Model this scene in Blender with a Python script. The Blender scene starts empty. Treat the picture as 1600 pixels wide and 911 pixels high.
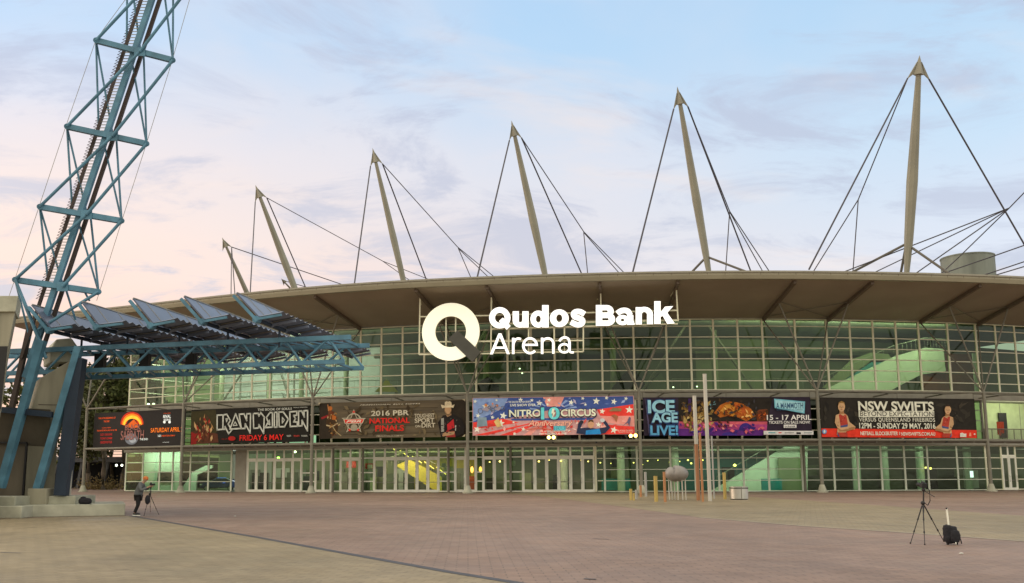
import bpy, bmesh, math, random
import numpy as np
from mathutils import Vector, Matrix

R_ = math.radians
SC = bpy.context.scene
COL = SC.collection
random.seed(7)

# ------------------------------------------------------------------ camera
FOC, PX0, PY0 = 1450.0, 730.0, 543.0          # focal length and principal point in photograph pixels
PITCH, ROLL, EYE = R_(7.93), R_(-0.2), 1.6
cam_data = bpy.data.cameras.new('camera')
cam = bpy.data.objects.new('camera', cam_data)
COL.objects.link(cam)
CM = Matrix.Rotation(math.pi / 2 + PITCH, 3, 'X') @ Matrix.Rotation(ROLL, 3, 'Z')
cam.matrix_world = Matrix.Translation((0, 0, EYE)) @ CM.to_4x4()
cam_data.sensor_width = 36.0
cam_data.lens = FOC / 1600.0 * 36.0
cam_data.shift_x = (800.0 - PX0) / 1600.0
cam_data.shift_y = (PY0 - 455.5) / 1600.0
cam_data.clip_end = 3000.0
SC.camera = cam

# ------------------------------------------------------------------ light
def lin(c):
    return tuple((v / 12.92 if v <= 0.04045 else ((v + 0.055) / 1.055) ** 2.4) for v in c)
def s255(r, g, b):
    return lin((r / 255, g / 255, b / 255))

SUN_EL, SUN_AZ = R_(9), R_(-80)                # low sun, far to the left, veiled by cloud
world = bpy.data.worlds.new('World')
SC.world = world
world.use_nodes = True
wn, wl = world.node_tree.nodes, world.node_tree.links
wn.clear()
def wnode(t, **k):
    n = wn.new(t)
    for a, b in k.items(): setattr(n, a, b)
    return n
def wmath(op, a, b=None, clamp=False):
    n = wnode('ShaderNodeMath', operation=op, use_clamp=clamp)
    for i, v in enumerate((a, b)):
        if v is None: continue
        if isinstance(v, (int, float)): n.inputs[i].default_value = v
        else: wl.new(v, n.inputs[i])
    return n.outputs[0]
def wmix(f, a, b):
    n = wnode('ShaderNodeMix', data_type='RGBA')
    if isinstance(f, (int, float)): n.inputs[0].default_value = f
    else: wl.new(f, n.inputs[0])
    for i, v in ((6, a), (7, b)):
        if isinstance(v, tuple): n.inputs[i].default_value = v + (1,)
        else: wl.new(v, n.inputs[i])
    return n.outputs[2]
def wramp(f, stops):
    n = wnode('ShaderNodeValToRGB')
    e = n.color_ramp.elements
    while len(e) < len(stops): e.new(0.5)
    for el, (p, c) in zip(e, stops):
        el.position = p; el.color = c + (1,)
    wl.new(f, n.inputs[0])
    return n.outputs[0]
tc = wnode('ShaderNodeTexCoord')
sep = wnode('ShaderNodeSeparateXYZ'); wl.new(tc.outputs['Generated'], sep.inputs[0])
X, Y, Z = sep.outputs
zc = wmath('MAXIMUM', Z, 0.0)
blue = wramp(zc, [(0.0, s255(238, 214, 210)), (0.12, s255(230, 217, 220)), (0.20, s255(216, 220, 232)), (0.32, s255(196, 218, 238)), (0.46, s255(174, 209, 238)), (1.0, s255(150, 184, 226))])
pink = wramp(zc, [(0.0, s255(240, 178, 164)), (0.12, s255(251, 196, 172)), (0.24, s255(251, 217, 199)), (0.33, s255(230, 220, 224)), (0.43, s255(184, 212, 241)), (0.6, s255(165, 200, 238)), (1.0, s255(150, 184, 226))])
side = wmath('MULTIPLY_ADD', X, -1.15); side.node.inputs[2].default_value = 0.56; side.node.use_clamp = True
base = wmix(side, blue, pink)
# cloud sheets: noise on a flat layer overhead, so that they shrink towards the horizon
inv = wmath('DIVIDE', 1.0, wmath('ADD', zc, 0.16))
cmb = wnode('ShaderNodeCombineXYZ')
wl.new(wmath('MULTIPLY', X, inv), cmb.inputs[0]); wl.new(wmath('MULTIPLY', Y, inv), cmb.inputs[1])
def wnoise(scale, detail, rough, off, stretch=(1, 1, 1), dist=0.0):
    m = wnode('ShaderNodeMapping'); m.inputs['Location'].default_value = off; m.inputs['Scale'].default_value = stretch
    m.inputs['Rotation'].default_value = (0, 0, R_(-24))
    wl.new(cmb.outputs[0], m.inputs[0])
    n = wnode('ShaderNodeTexNoise'); n.inputs['Scale'].default_value = scale; n.inputs['Detail'].default_value = detail
    n.inputs['Roughness'].default_value = rough; n.inputs['Distortion'].default_value = dist
    wl.new(m.outputs[0], n.inputs['Vector'])
    return n.outputs[0]
def wsmooth(v, a, b):
    n = wnode('ShaderNodeMapRange', interpolation_type='SMOOTHSTEP')
    n.inputs[1].default_value = a; n.inputs[2].default_value = b
    wl.new(v, n.inputs[0])
    return n.outputs[0]
haze_f = wsmooth(wnoise(1.1, 5, 0.55, (3.1, 0.4, 0), (1, 0.7, 1), 0.4), 0.36, 0.66)
c1 = wmix(wmath('MULTIPLY', haze_f, 0.4), base, wmix(side, s255(222, 222, 234), s255(249, 225, 211)))
grey_f = wsmooth(wnoise(2.6, 9, 0.64, (7.7, 2.2, 0), (0.8, 1.25, 1), 0.7), 0.46, 0.63)
low = wsmooth(zc, 0.26, 0.10)
c2 = wmix(wmath('MULTIPLY', grey_f, wmath('ADD', wmath('MULTIPLY', low, 0.22), 0.62)), c1, s255(182, 184, 204))
glow_f = wsmooth(wnoise(1.5, 5, 0.6, (1.3, 9.2, 0), (0.7, 1.5, 1), 0.3), 0.52, 0.74)
c3 = wmix(wmath('MULTIPLY', glow_f, 0.45), c2, s255(252, 226, 209))
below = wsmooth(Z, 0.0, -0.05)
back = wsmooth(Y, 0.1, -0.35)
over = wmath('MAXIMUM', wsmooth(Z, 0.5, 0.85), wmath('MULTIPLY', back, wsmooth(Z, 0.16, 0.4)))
c3 = wmix(over, c3, (1.62, 1.45, 1.15))                                  # out-of-view sky overhead and behind, brightened to light front and ground
c3 = wmix(wmath('MULTIPLY', back, wsmooth(Z, 0.20, 0.05)), c3, (0.98, 0.92, 0.72))   # unseen low band behind the camera, added bright to light the facade
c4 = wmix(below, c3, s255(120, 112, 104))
nish = wnode('ShaderNodeTexSky', sky_type='NISHITA')
nish.sun_disc = False; nish.sun_elevation = SUN_EL; nish.sun_rotation = SUN_AZ
bgA = wnode('ShaderNodeBackground'); bgA.inputs[1].default_value = 0.05; wl.new(nish.outputs[0], bgA.inputs[0])
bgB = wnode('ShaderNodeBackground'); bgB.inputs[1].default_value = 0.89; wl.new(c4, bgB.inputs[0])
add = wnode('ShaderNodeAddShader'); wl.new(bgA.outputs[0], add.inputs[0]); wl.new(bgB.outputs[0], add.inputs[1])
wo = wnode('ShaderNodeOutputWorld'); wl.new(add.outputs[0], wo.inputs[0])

sun_data = bpy.data.lights.new('sun', 'SUN')
sun_data.energy = 0.5; sun_data.angle = R_(25); sun_data.color = (1.0, 0.86, 0.76)
sun = bpy.data.objects.new('sun', sun_data); COL.objects.link(sun)
sd = Vector((math.sin(SUN_AZ) * math.cos(SUN_EL), math.cos(SUN_AZ) * math.cos(SUN_EL), math.sin(SUN_EL)))
sun.rotation_euler = sd.to_track_quat('Z', 'Y').to_euler()
vs = SC.view_settings
vs.view_transform = 'Standard'; vs.look = 'None'; vs.exposure = 0.12; vs.gamma = 1.0; vs.use_curve_mapping = False

# ------------------------------------------------------------------ pixel -> place
def ray(px, py):
    v = CM @ Vector(((px - PX0) / FOC, (PY0 - py) / FOC, -1.0))
    return v / v.y
def at(px, py, Yd):
    v = ray(px, py)
    return Vector((v.x * Yd, Yd, EYE + v.z * Yd))
def ground(px, py, z=0.0):
    v = ray(px, py)
    return at(px, py, (z - EYE) / v.z)
CW, RW, ZTOP = Vector((24.5, 217.0)), 122.2, 17.72       # the glass front stands on a circle
def ring(px, R, py=700):
    v = ray(px, py)
    a = v.x * v.x + 1; b = -2 * (v.x * CW.x + CW.y); c = CW.length_squared - R * R
    t = (-b - math.sqrt(b * b - 4 * a * c)) / (2 * a)
    return Vector((v.x * t, t))
def ang(px, R=RW, py=700):
    p = ring(px, R, py) - CW
    return math.atan2(p.x, -p.y)
def pol(phi, R, z=0.0):
    return Vector((CW.x + R * math.sin(phi), CW.y - R * math.cos(phi), z))
def zat(px, py, Yd):
    return at(px, py, Yd).z

# ------------------------------------------------------------------ mesh building
class MB:
    def __init__(self):
        self.v, self.f, self.m, self.mats = [], [], [], []
    def mi(self, mat):
        if mat not in self.mats: self.mats.append(mat)
        return self.mats.index(mat)
    def add(self, vs, fs, mat):
        o = len(self.v); k = self.mi(mat)
        self.v += [tuple(p) for p in vs]
        for f in fs:
            self.f.append([i + o for i in f]); self.m.append(k)
    def poly(self, pts, mat):
        self.add(pts, [list(range(len(pts)))], mat)
    def hexa(self, p, mat):            # 8 corners: bottom loop then top loop
        self.add(p, [(0, 3, 2, 1), (4, 5, 6, 7), (0, 1, 5, 4), (1, 2, 6, 5), (2, 3, 7, 6), (3, 0, 4, 7)], mat)
    def box(self, c, size, mat, rz=0.0):
        cs, sn = math.cos(rz), math.sin(rz); hx, hy, hz = (s / 2 for s in size)
        p = []
        for dz in (-hz, hz):
            for dx, dy in ((-hx, -hy), (hx, -hy), (hx, hy), (-hx, hy)):
                p.append((c[0] + dx * cs - dy * sn, c[1] + dx * sn + dy * cs, c[2] + dz))
        self.hexa(p, mat)
    def bar(self, p, q, w, h, mat, up=Vector((0, 0, 1))):
        p, q = Vector(p), Vector(q); d = (q - p).normalized()
        s = d.cross(up)
        if s.length < 1e-4: s = d.cross(Vector((0, 1, 0)))
        s.normalize(); u = s.cross(d)
        pts = []
        for e in (p, q):
            for a, b in ((-1, -1), (1, -1), (1, 1), (-1, 1)):
                pts.append(e + s * (a * w / 2) + u * (b * h / 2))
        self.hexa(pts, mat)
    def tube(self, p, q, r, mat, r2=None, n=8, caps=True):
        self.path([p, q], [r, r if r2 is None else r2], mat, n, caps)
    def path(self, pts, rs, mat, n=8, caps=True):
        pts = [Vector(p) for p in pts]
        if isinstance(rs, (int, float)): rs = [rs] * len(pts)
        vs, fs = [], []
        for i, p in enumerate(pts):
            d = (pts[min(i + 1, len(pts) - 1)] - pts[max(i - 1, 0)]).normalized()
            s = d.cross(Vector((0, 0, 1)))
            if s.length < 1e-3: s = d.cross(Vector((0, 1, 0)))
            s.normalize(); u = s.cross(d)
            for k in range(n):
                a = 2 * math.pi * (k + 0.5) / n
                vs.append(p + (s * math.cos(a) + u * math.sin(a)) * rs[i])
        for i in range(len(pts) - 1):
            for k in range(n):
                fs.append((i * n + k, i * n + (k + 1) % n, (i + 1) * n + (k + 1) % n, (i + 1) * n + k))
        if caps:
            fs.append(tuple(range(n - 1, -1, -1))); fs.append(tuple((len(pts) - 1) * n + k for k in range(n)))
        self.add(vs, fs, mat)
    def prism(self, pts, ext, mat):    # polygon pts extruded by vector ext
        n = len(pts); ext = Vector(ext)
        vs = [Vector(p) for p in pts] + [Vector(p) + ext for p in pts]
        fs = [tuple(range(n - 1, -1, -1)), tuple(range(n, 2 * n))] + [(i, (i + 1) % n, n + (i + 1) % n, n + i) for i in range(n)]
        self.add(vs, fs, mat)
    def ball(self, c, r, mat, nu=12, nv=8, fn=None):
        if isinstance(r, (int, float)): r = (r, r, r)
        vs, fs = [], []
        for j in range(nv + 1):
            t = math.pi * j / nv
            for i in range(nu):
                a = 2 * math.pi * i / nu
                d = Vector((math.sin(t) * math.cos(a), math.sin(t) * math.sin(a), math.cos(t)))
                k = fn(d) if fn else 1.0
                vs.append((c[0] + r[0] * d.x * k, c[1] + r[1] * d.y * k, c[2] + r[2] * d.z * k))
        for j in range(nv):
            for i in range(nu):
                fs.append((j * nu + i, (j + 1) * nu + i, (j + 1) * nu + (i + 1) % nu, j * nu + (i + 1) % nu))
        self.add(vs, fs, mat)
    def build(self, name, parent=None, smooth=False, kind=None, bevel=0.0):
        off = Vector((0, 0, 0)); p = parent
        while p is not None:
            off += p.location; p = p.parent
        me = bpy.data.meshes.new(name)
        me.from_pydata([(a[0] - off.x, a[1] - off.y, a[2] - off.z) for a in self.v], [], self.f)
        for mt in self.mats: me.materials.append(mt)
        me.polygons.foreach_set('material_index', self.m)
        bm = bmesh.new(); bm.from_mesh(me)
        bmesh.ops.recalc_face_normals(bm, faces=bm.faces)
        bm.to_mesh(me); bm.free()
        if smooth:
            me.polygons.foreach_set('use_smooth', [True] * len(me.polygons))
            me.set_sharp_from_angle(angle=R_(40))
        me.update()
        o = bpy.data.objects.new(name, me); COL.objects.link(o)
        o.parent = parent
        if bevel:
            b = o.modifiers.new('bevel', 'BEVEL'); b.width = bevel; b.segments = 2; b.limit_method = 'ANGLE'
        if kind: o['kind'] = kind
        return o
def thing(name, loc, label, cat, group=None):
    o = bpy.data.objects.new(name, None); COL.objects.link(o); o.location = loc
    return tag(o, label, cat, group)
def tag(o, label, cat, group=None):
    o['label'] = label; o['category'] = cat
    if group: o['group'] = group
    return o

# ------------------------------------------------------------------ materials
MC = {}
def mat(name, rgb, rough=0.6, metal=0.0, var=0.12, scale=1.5, spec=0.4, emit=0.0, bump=0.0, streak=False):
    if name in MC: return MC[name]
    m = bpy.data.materials.new(name); m.use_nodes = True
    nt = m.node_tree; b = nt.nodes['Principled BSDF']
    b.inputs['Roughness'].default_value = rough; b.inputs['Metallic'].default_value = metal
    b.inputs['Specular IOR Level'].default_value = spec
    t = nt.nodes.new('ShaderNodeTexCoord')
    mp = nt.nodes.new('ShaderNodeMapping'); nt.links.new(t.outputs['Object'], mp.inputs[0])
    mp.inputs['Scale'].default_value = (1, 1, 0.18) if streak else (1, 1, 1)
    n = nt.nodes.new('ShaderNodeTexNoise'); n.inputs['Scale'].default_value = scale; n.inputs['Detail'].default_value = 6
    nt.links.new(mp.outputs[0], n.inputs['Vector'])
    r = nt.nodes.new('ShaderNodeValToRGB')
    r.color_ramp.elements[0].position = 0.3; r.color_ramp.elements[1].position = 0.7
    r.color_ramp.elements[0].color = tuple(c * (1 - var) for c in rgb) + (1,)
    r.color_ramp.elements[1].color = tuple(min(1, c * (1 + var)) for c in rgb) + (1,)
    nt.links.new(n.outputs[0], r.inputs[0]); nt.links.new(r.outputs[0], b.inputs['Base Color'])
    if emit:
        nt.links.new(r.outputs[0], b.inputs['Emission Color']); b.inputs['Emission Strength'].default_value = emit
    if bump:
        bp = nt.nodes.new('ShaderNodeBump'); bp.inputs['Strength'].default_value = bump; bp.inputs['Distance'].default_value = 0.02
        n2 = nt.nodes.new('ShaderNodeTexNoise'); n2.inputs['Scale'].default_value = scale * 9; n2.inputs['Detail'].default_value = 4
        nt.links.new(t.outputs['Object'], n2.inputs['Vector'])
        nt.links.new(n2.outputs[0], bp.inputs['Height']); nt.links.new(bp.outputs[0], b.inputs['Normal'])
    MC[name] = m
    return m
def glow(name, rgb, strength):
    if name in MC: return MC[name]
    m = bpy.data.materials.new(name); m.use_nodes = True
    nt = m.node_tree; b = nt.nodes['Principled BSDF']
    b.inputs['Base Color'].default_value = rgb + (1,)
    b.inputs['Emission Color'].default_value = rgb + (1,); b.inputs['Emission Strength'].default_value = strength
    MC[name] = m
    return m
def glass(name, tint, refl=1.0):
    m = bpy.data.materials.new(name); m.use_nodes = True
    nt = m.node_tree; nt.nodes.clear()
    o = nt.nodes.new('ShaderNodeOutputMaterial'); mx = nt.nodes.new('ShaderNodeMixShader')
    tr = nt.nodes.new('ShaderNodeBsdfTransparent'); gl = nt.nodes.new('ShaderNodeBsdfGlossy')
    gl.inputs['Roughness'].default_value = 0.05; gl.inputs['Color'].default_value = (0.9 * refl, 0.98 * refl, 0.92 * refl, 1)
    t = nt.nodes.new('ShaderNodeTexCoord'); n = nt.nodes.new('ShaderNodeTexNoise')
    n.inputs['Scale'].default_value = 0.35; n.inputs['Detail'].default_value = 3
    nt.links.new(t.outputs['Object'], n.inputs['Vector'])
    r = nt.nodes.new('ShaderNodeValToRGB')
    r.color_ramp.elements[0].position = 0.3; r.color_ramp.elements[1].position = 0.7
    r.color_ramp.elements[0].color = tuple(c * 0.82 for c in tint) + (1,); r.color_ramp.elements[1].color = tint + (1,)
    nt.links.new(n.outputs[0], r.inputs[0]); nt.links.new(r.outputs[0], tr.inputs['Color'])
    bp = nt.nodes.new('ShaderNodeBump'); bp.inputs['Strength'].default_value = 0.06; bp.inputs['Distance'].default_value = 0.3
    nt.links.new(n.outputs[0], bp.inputs['Height']); nt.links.new(bp.outputs[0], gl.inputs['Normal'])
    lw = nt.nodes.new('ShaderNodeLayerWeight'); lw.inputs['Blend'].default_value = 0.5
    pw = nt.nodes.new('ShaderNodeMath'); pw.operation = 'POWER'; pw.inputs[1].default_value = 4.0; nt.links.new(lw.outputs['Facing'], pw.inputs[0])
    fr = nt.nodes.new('ShaderNodeMath'); fr.operation = 'MULTIPLY_ADD'; fr.inputs[1].default_value = 0.8; fr.inputs[2].default_value = 0.035; nt.links.new(pw.outputs[0], fr.inputs[0])
    nt.links.new(fr.outputs[0], mx.inputs[0]); nt.links.new(tr.outputs[0], mx.inputs[1]); nt.links.new(gl.outputs[0], mx.inputs[2])
    nt.links.new(mx.outputs[0], o.inputs[0])
    return m
def paving(name, c1, c2, mortar, rot=0.0):
    m = bpy.data.materials.new(name); m.use_nodes = True
    nt = m.node_tree; b = nt.nodes['Principled BSDF']; L = nt.links.new
    t = nt.nodes.new('ShaderNodeTexCoord')
    mp = nt.nodes.new('ShaderNodeMapping'); L(t.outputs['Object'], mp.inputs[0]); mp.inputs['Rotation'].default_value = (0, 0, rot)
    br = nt.nodes.new('ShaderNodeTexBrick'); L(mp.outputs[0], br.inputs['Vector'])
    br.inputs['Scale'].default_value = 1.0; br.inputs['Brick Width'].default_value = 0.42; br.inputs['Row Height'].default_value = 0.21
    br.inputs['Mortar Size'].default_value = 0.012; br.inputs['Bias'].default_value = 0.0
    br.inputs['Color1'].default_value = c1 + (1,); br.inputs['Color2'].default_value = c2 + (1,); br.inputs['Mortar'].default_value = mortar + (1,)
    def noise(s, d=5, sc=(1, 1, 1)):
        q = nt.nodes.new('ShaderNodeMapping'); L(t.outputs['Object'], q.inputs[0]); q.inputs['Scale'].default_value = sc
        n = nt.nodes.new('ShaderNodeTexNoise'); n.inputs['Scale'].default_value = s; n.inputs['Detail'].default_value = d
        L(q.outputs[0], n.inputs['Vector']); return n.outputs[0]
    def rng(v, a, b2, lo, hi):
        n = nt.nodes.new('ShaderNodeMapRange'); L(v, n.inputs[0])
        for i, x in enumerate((a, b2, lo, hi)): n.inputs[i + 1].default_value = x
        return n.outputs[0]
    def mul(a, f):
        n = nt.nodes.new('ShaderNodeMix'); n.data_type = 'RGBA'; n.blend_type = 'MULTIPLY'; n.inputs[0].default_value = 1
        L(a, n.inputs[6]); L(f, n.inputs[7]); return n.outputs[2]
    c = mul(br.outputs[0], rng(noise(0.12, 6), 0.3, 0.7, 0.82, 1.14))
    c = mul(c, rng(noise(1.3, 6, (1, 0.5, 1)), 0.3, 0.7, 0.88, 1.1))
    sp = rng(noise(3.2, 2), 0.66, 0.72, 1.0, 0.75)
    c = mul(c, sp); c = mul(c, rng(noise(0.35, 3, (1, 0.25, 1)), 0.60, 0.70, 1.0, 0.86)); c = mul(c, rng(noise(9.0, 2), 0.70, 0.74, 1.0, 0.6))
    L(c, b.inputs['Base Color'])
    L(rng(noise(0.5, 4), 0.3, 0.7, 0.42, 0.62), b.inputs['Roughness'])
    b.inputs['Specular IOR Level'].default_value = 0.22
    bp = nt.nodes.new('ShaderNodeBump'); bp.inputs['Strength'].default_value = 0.35; bp.inputs['Distance'].default_value = 0.01
    L(br.outputs['Fac'], bp.inputs['Height']); bp.invert = True; L(bp.outputs[0], b.inputs['Normal'])
    return m

steel = mat('grey_painted_steel', (0.19, 0.18, 0.14), 0.5, var=0.15)
mull = mat('cream_mullion_paint', (0.80, 0.79, 0.58), 0.45, var=0.08)
mullg = mat('pale_mullion_paint', (0.70, 0.75, 0.60), 0.45, var=0.06)
doorp = mat('white_door_paint', (0.86, 0.86, 0.74), 0.4, var=0.06)
mastp = mat('beige_mast_paint', (0.255, 0.245, 0.19), 0.5, var=0.12, scale=0.35)
fasc = mat('beige_roof_fascia', (0.31, 0.285, 0.20), 0.5, var=0.1, scale=0.4)
soff = mat('brown_soffit_board', (0.34, 0.285, 0.215), 0.65, var=0.1, scale=0.25)
soffbeam = mat('brown_soffit_beam', (0.15, 0.115, 0.085), 0.6)
roofm = mat('grey_roof_sheet', (0.35, 0.34, 0.31), 0.5)
slabm = mat('slab_edge_panel', (0.31, 0.295, 0.235), 0.6, var=0.1)
cable = mat('dark_cable', (0.055, 0.05, 0.06), 0.5)
floorm = mat('foyer_floor', (0.16, 0.17, 0.14), 0.3)
ceilm = mat('foyer_ceiling', (0.3, 0.3, 0.26), 0.8)
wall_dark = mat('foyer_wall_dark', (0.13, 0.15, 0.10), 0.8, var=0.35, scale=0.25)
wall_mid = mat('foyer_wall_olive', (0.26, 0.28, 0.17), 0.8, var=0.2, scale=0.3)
wall_pale = mat('foyer_wall_pale', (0.66, 0.68, 0.62), 0.8, var=0.08, scale=0.3)
wall_yellow = mat('foyer_wall_yellow', (0.55, 0.45, 0.08), 0.7, var=0.1)
wall_red = mat('foyer_wall_red', (0.22, 0.05, 0.035), 0.7)
wall_teal = mat('foyer_wall_teal', (0.04, 0.25, 0.28), 0.7)
white_in = mat('white_balustrade', (0.72, 0.74, 0.66), 0.6, var=0.05)
bluest = mat('blue_painted_steel', (0.085, 0.215, 0.31), 0.5, var=0.28, scale=1.6)
blued = mat('navy_and_shaded_steel', (0.02, 0.035, 0.06), 0.5)  # navy paint; also the canopy tubes, where shade is put into the colour
brownst = mat('brown_cable_tray', (0.06, 0.042, 0.035), 0.6)
conc = mat('weathered_concrete', (0.27, 0.255, 0.19), 0.85, var=0.38, scale=0.9, bump=0.3, streak=True)
concl = mat('pale_concrete', (0.37, 0.37, 0.29), 0.85, var=0.32, scale=1.1, bump=0.3)
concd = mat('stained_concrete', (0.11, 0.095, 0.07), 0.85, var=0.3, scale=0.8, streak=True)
black = mat('black_plastic', (0.012, 0.012, 0.013), 0.5)
blackcloth = mat('black_nylon', (0.014, 0.014, 0.019), 0.8, bump=0.4, scale=8)
rubber = mat('dark_rubber', (0.02, 0.02, 0.02), 0.8)
alu = mat('brushed_aluminium', (0.34, 0.33, 0.29), 0.45, metal=0.35, streak=True)
GL = glass('green_tinted_glass', (0.38, 0.55, 0.345))
GLD = glass('clear_door_glass', (0.60, 0.68, 0.52))

# ------------------------------------------------------------------ ground
brick = paving('red_brown_brick_paving', (0.278, 0.192, 0.150), (0.230, 0.160, 0.128), (0.150, 0.108, 0.088))
tan = paving('tan_brick_paving', (0.290, 0.235, 0.150), (0.245, 0.198, 0.125), (0.16, 0.13, 0.085), R_(20))
g = MB(); g.poly([(-900, -200, 0), (900, -200, 0), (900, 1800, 0), (-900, 1800, 0)], brick); g.build('plaza_ground', kind='structure')
def sheet(name, pix, m, z, extra=()):
    b = MB(); b.poly([ground(x, y, z) for x, y in pix] + [Vector(e) for e in extra], m)
    return b.build(name, kind='structure')
sheet('tan_pavement', [(-300, 818), (100, 808), (205, 806), (258, 815), (400, 839), (560, 868), (700, 893), (800, 909)], tan, 0.004,
      [(4.5, 8.0, 0.004), (-30, 8.0, 0.004)])
sheet('tan_pavement_band', [(776, 769.5), (980, 769), (1100, 772), (1260, 782), (1420, 793), (1600, 806), (1800, 820), (1800, 861), (1600, 845.5), (1400, 831), (1260, 822), (1090, 808), (960, 790), (860, 777)], tan, 0.004)
drain = mat('drain_grate', (0.055, 0.055, 0.065), 0.6)
kerbl = mat('pale_edge_stone', (0.36, 0.32, 0.25), 0.7)
def line_strip(name, pix, w, m, z):
    b = MB(); P = [ground(x, y, z) for x, y in pix]
    for p, q in zip(P, P[1:]):
        s = (q - p).cross(Vector((0, 0, 1))).normalized() * w / 2
        b.add([p - s, q - s, q + s, p + s], [(0, 1, 2, 3)], m)
    return b.build(name, kind='structure')
line_strip('drain_channel', [(205, 806), (258, 815), (400, 839), (560, 868), (700, 893), (812, 911), (1000, 945)], 0.20, drain, 0.009)
line_strip('paving_edge_line', [(1090, 808), (1260, 822), (1400, 831), (1600, 845.5), (1800, 861)], 0.16, kerbl, 0.009)

for x0, x1, y in ((926, 952, 841.5), (912, 932, 904), (0, 32, 863)): line_strip('drain_slot', [(x0, y), (x1, y + 0.8)], 0.09, drain, 0.009)

# ------------------------------------------------------------------ arena
ARENA = thing('arena_building', (24.5, 95, 0), 'long curved arena with green glass front, beige overhanging roof and row of leaning masts', 'arena')
MP = [205, 231, 257, 277, 304, 332, 367, 395, 423, 451, 480, 520, 563.6, 596, 629, 663, 697.5, 744, 793, 830, 866.6, 903, 940.6, 990.6, 1042,
      1079.7, 1116, 1154, 1192.5, 1244, 1293, 1330, 1366, 1402, 1437.5, 1483, 1527, 1558, 1588, 1622, 1668, 1712]
PH = [ang(p, RW, 560) for p in MP]
EDGE = {MP.index(v) for v in (277, 332, 520, 563.6, 697.5, 744, 793, 940.6, 990.6, 1042, 1192.5, 1244, 1293, 1437.5, 1483, 1527)}
y0 = ring(1150, RW, 560).y
ROWS = [zat(1150, y, y0) for y in (609.5, 595, 578, 560.5, 543.5, 526.5, 509.5)] + [ZTOP]
ZB0, ZB1 = 9.45, ROWS[0]             # beige band between the storeys
ZS0, ZS1 = 4.68, 5.08                # slab edge over the doors
def px_of(phi, z):
    p = pol(phi, RW, z) - Vector((0, 0, EYE)); c = CM.inverted() @ p
    return PX0 + FOC * c.x / -c.z
def bay(phi0, phi1, rows, name='window', wv=0.13, wh=0.09, gm=None, fm=None, verts=(True, True), R=RW):
    fm = fm or mull; b = MB()
    p0, p1 = pol(phi0, R), pol(phi1, R)
    zlo, zhi = rows[0], rows[-1]
    if verts[0]: b.bar(p0 + Vector((0, 0, zlo)), p0 + Vector((0, 0, zhi)), wv, 0.2, fm, up=(p1 - p0).normalized())
    if verts[1]: b.bar(p1 + Vector((0, 0, zlo)), p1 + Vector((0, 0, zhi)), wv, 0.2, fm, up=(p1 - p0).normalized())
    for z in rows:
        zz = min(max(z, zlo + wh / 2), zhi - wh / 2)
        d = (p1 - p0).normalized() * wv / 2
        b.bar(p0 + d + Vector((0, 0, zz)), p1 - d + Vector((0, 0, zz)), 0.12, wh, fm)
    o = b.build(name, ARENA)
    q = MB(); q.poly([p0 + Vector((0, 0, zlo)), p1 + Vector((0, 0, zlo)), p1 + Vector((0, 0, zhi)), p0 + Vector((0, 0, zhi))], gm or GL)
    q.build('pane', o)
    return o
MIDROWS = [ZS1, 6.2, 7.3, 8.4, ZB0]
for i in range(len(PH) - 1):
    bay(PH[i], PH[i + 1], ROWS, wv=0.17 if i in EDGE else 0.12, verts=(True, i == len(PH) - 2))
    if MP[i] < 1527:
        bay(PH[i], PH[i + 1], MIDROWS, fm=steel if MP[i] > 1480 else mull, verts=(True, MP[i] == 1483))
# slab edge bands
def band(name, ph0, ph1, R0, R1, z0, z1, m, n=60, parent=ARENA):
    b = MB(); vs, fs = [], []
    for k in range(n + 1):
        ph = ph0 + (ph1 - ph0) * k / n
        vs += [pol(ph, R0, z0), pol(ph, R0, z1), pol(ph, R1, z1), pol(ph, R1, z0)]
    for k in range(n):
        a = 4 * k
        for j in range(4): fs.append((a + j, a + (j + 1) % 4, a + 4 + (j + 1) % 4, a + 4 + j))
    fs += [(0, 1, 2, 3), (4 * n, 4 * n + 3, 4 * n + 2, 4 * n + 1)]
    b.add(vs, fs, m)
    return b.build(name, parent)
pa, pb = PH[0], PH[-1]
band('storey_band', pa, pb, RW - 0.02, RW + 0.30, ZB0, ZB1, slabm)
band('slab_edge', pa, pb, RW - 0.02, RW + 0.45, ZS0, ZS1, slabm)
band('floor_slab', pa, pb, RW - 15, RW - 0.1, ZS0 + 0.02, ZS1 - 0.02, ceilm)
band('floor_slab', pa, pb, RW - 15, RW - 0.1, ZB0 + 0.05, ZB1 - 0.05, ceilm)
band('ceiling', pa, pb, RW - 15, RW - 0.1, ZTOP + 0.06, ZTOP + 0.25, ceilm)
band('foyer_floor', pa, pb, RW - 15, RW - 0.1, 0.0, 0.02, floorm)
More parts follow.
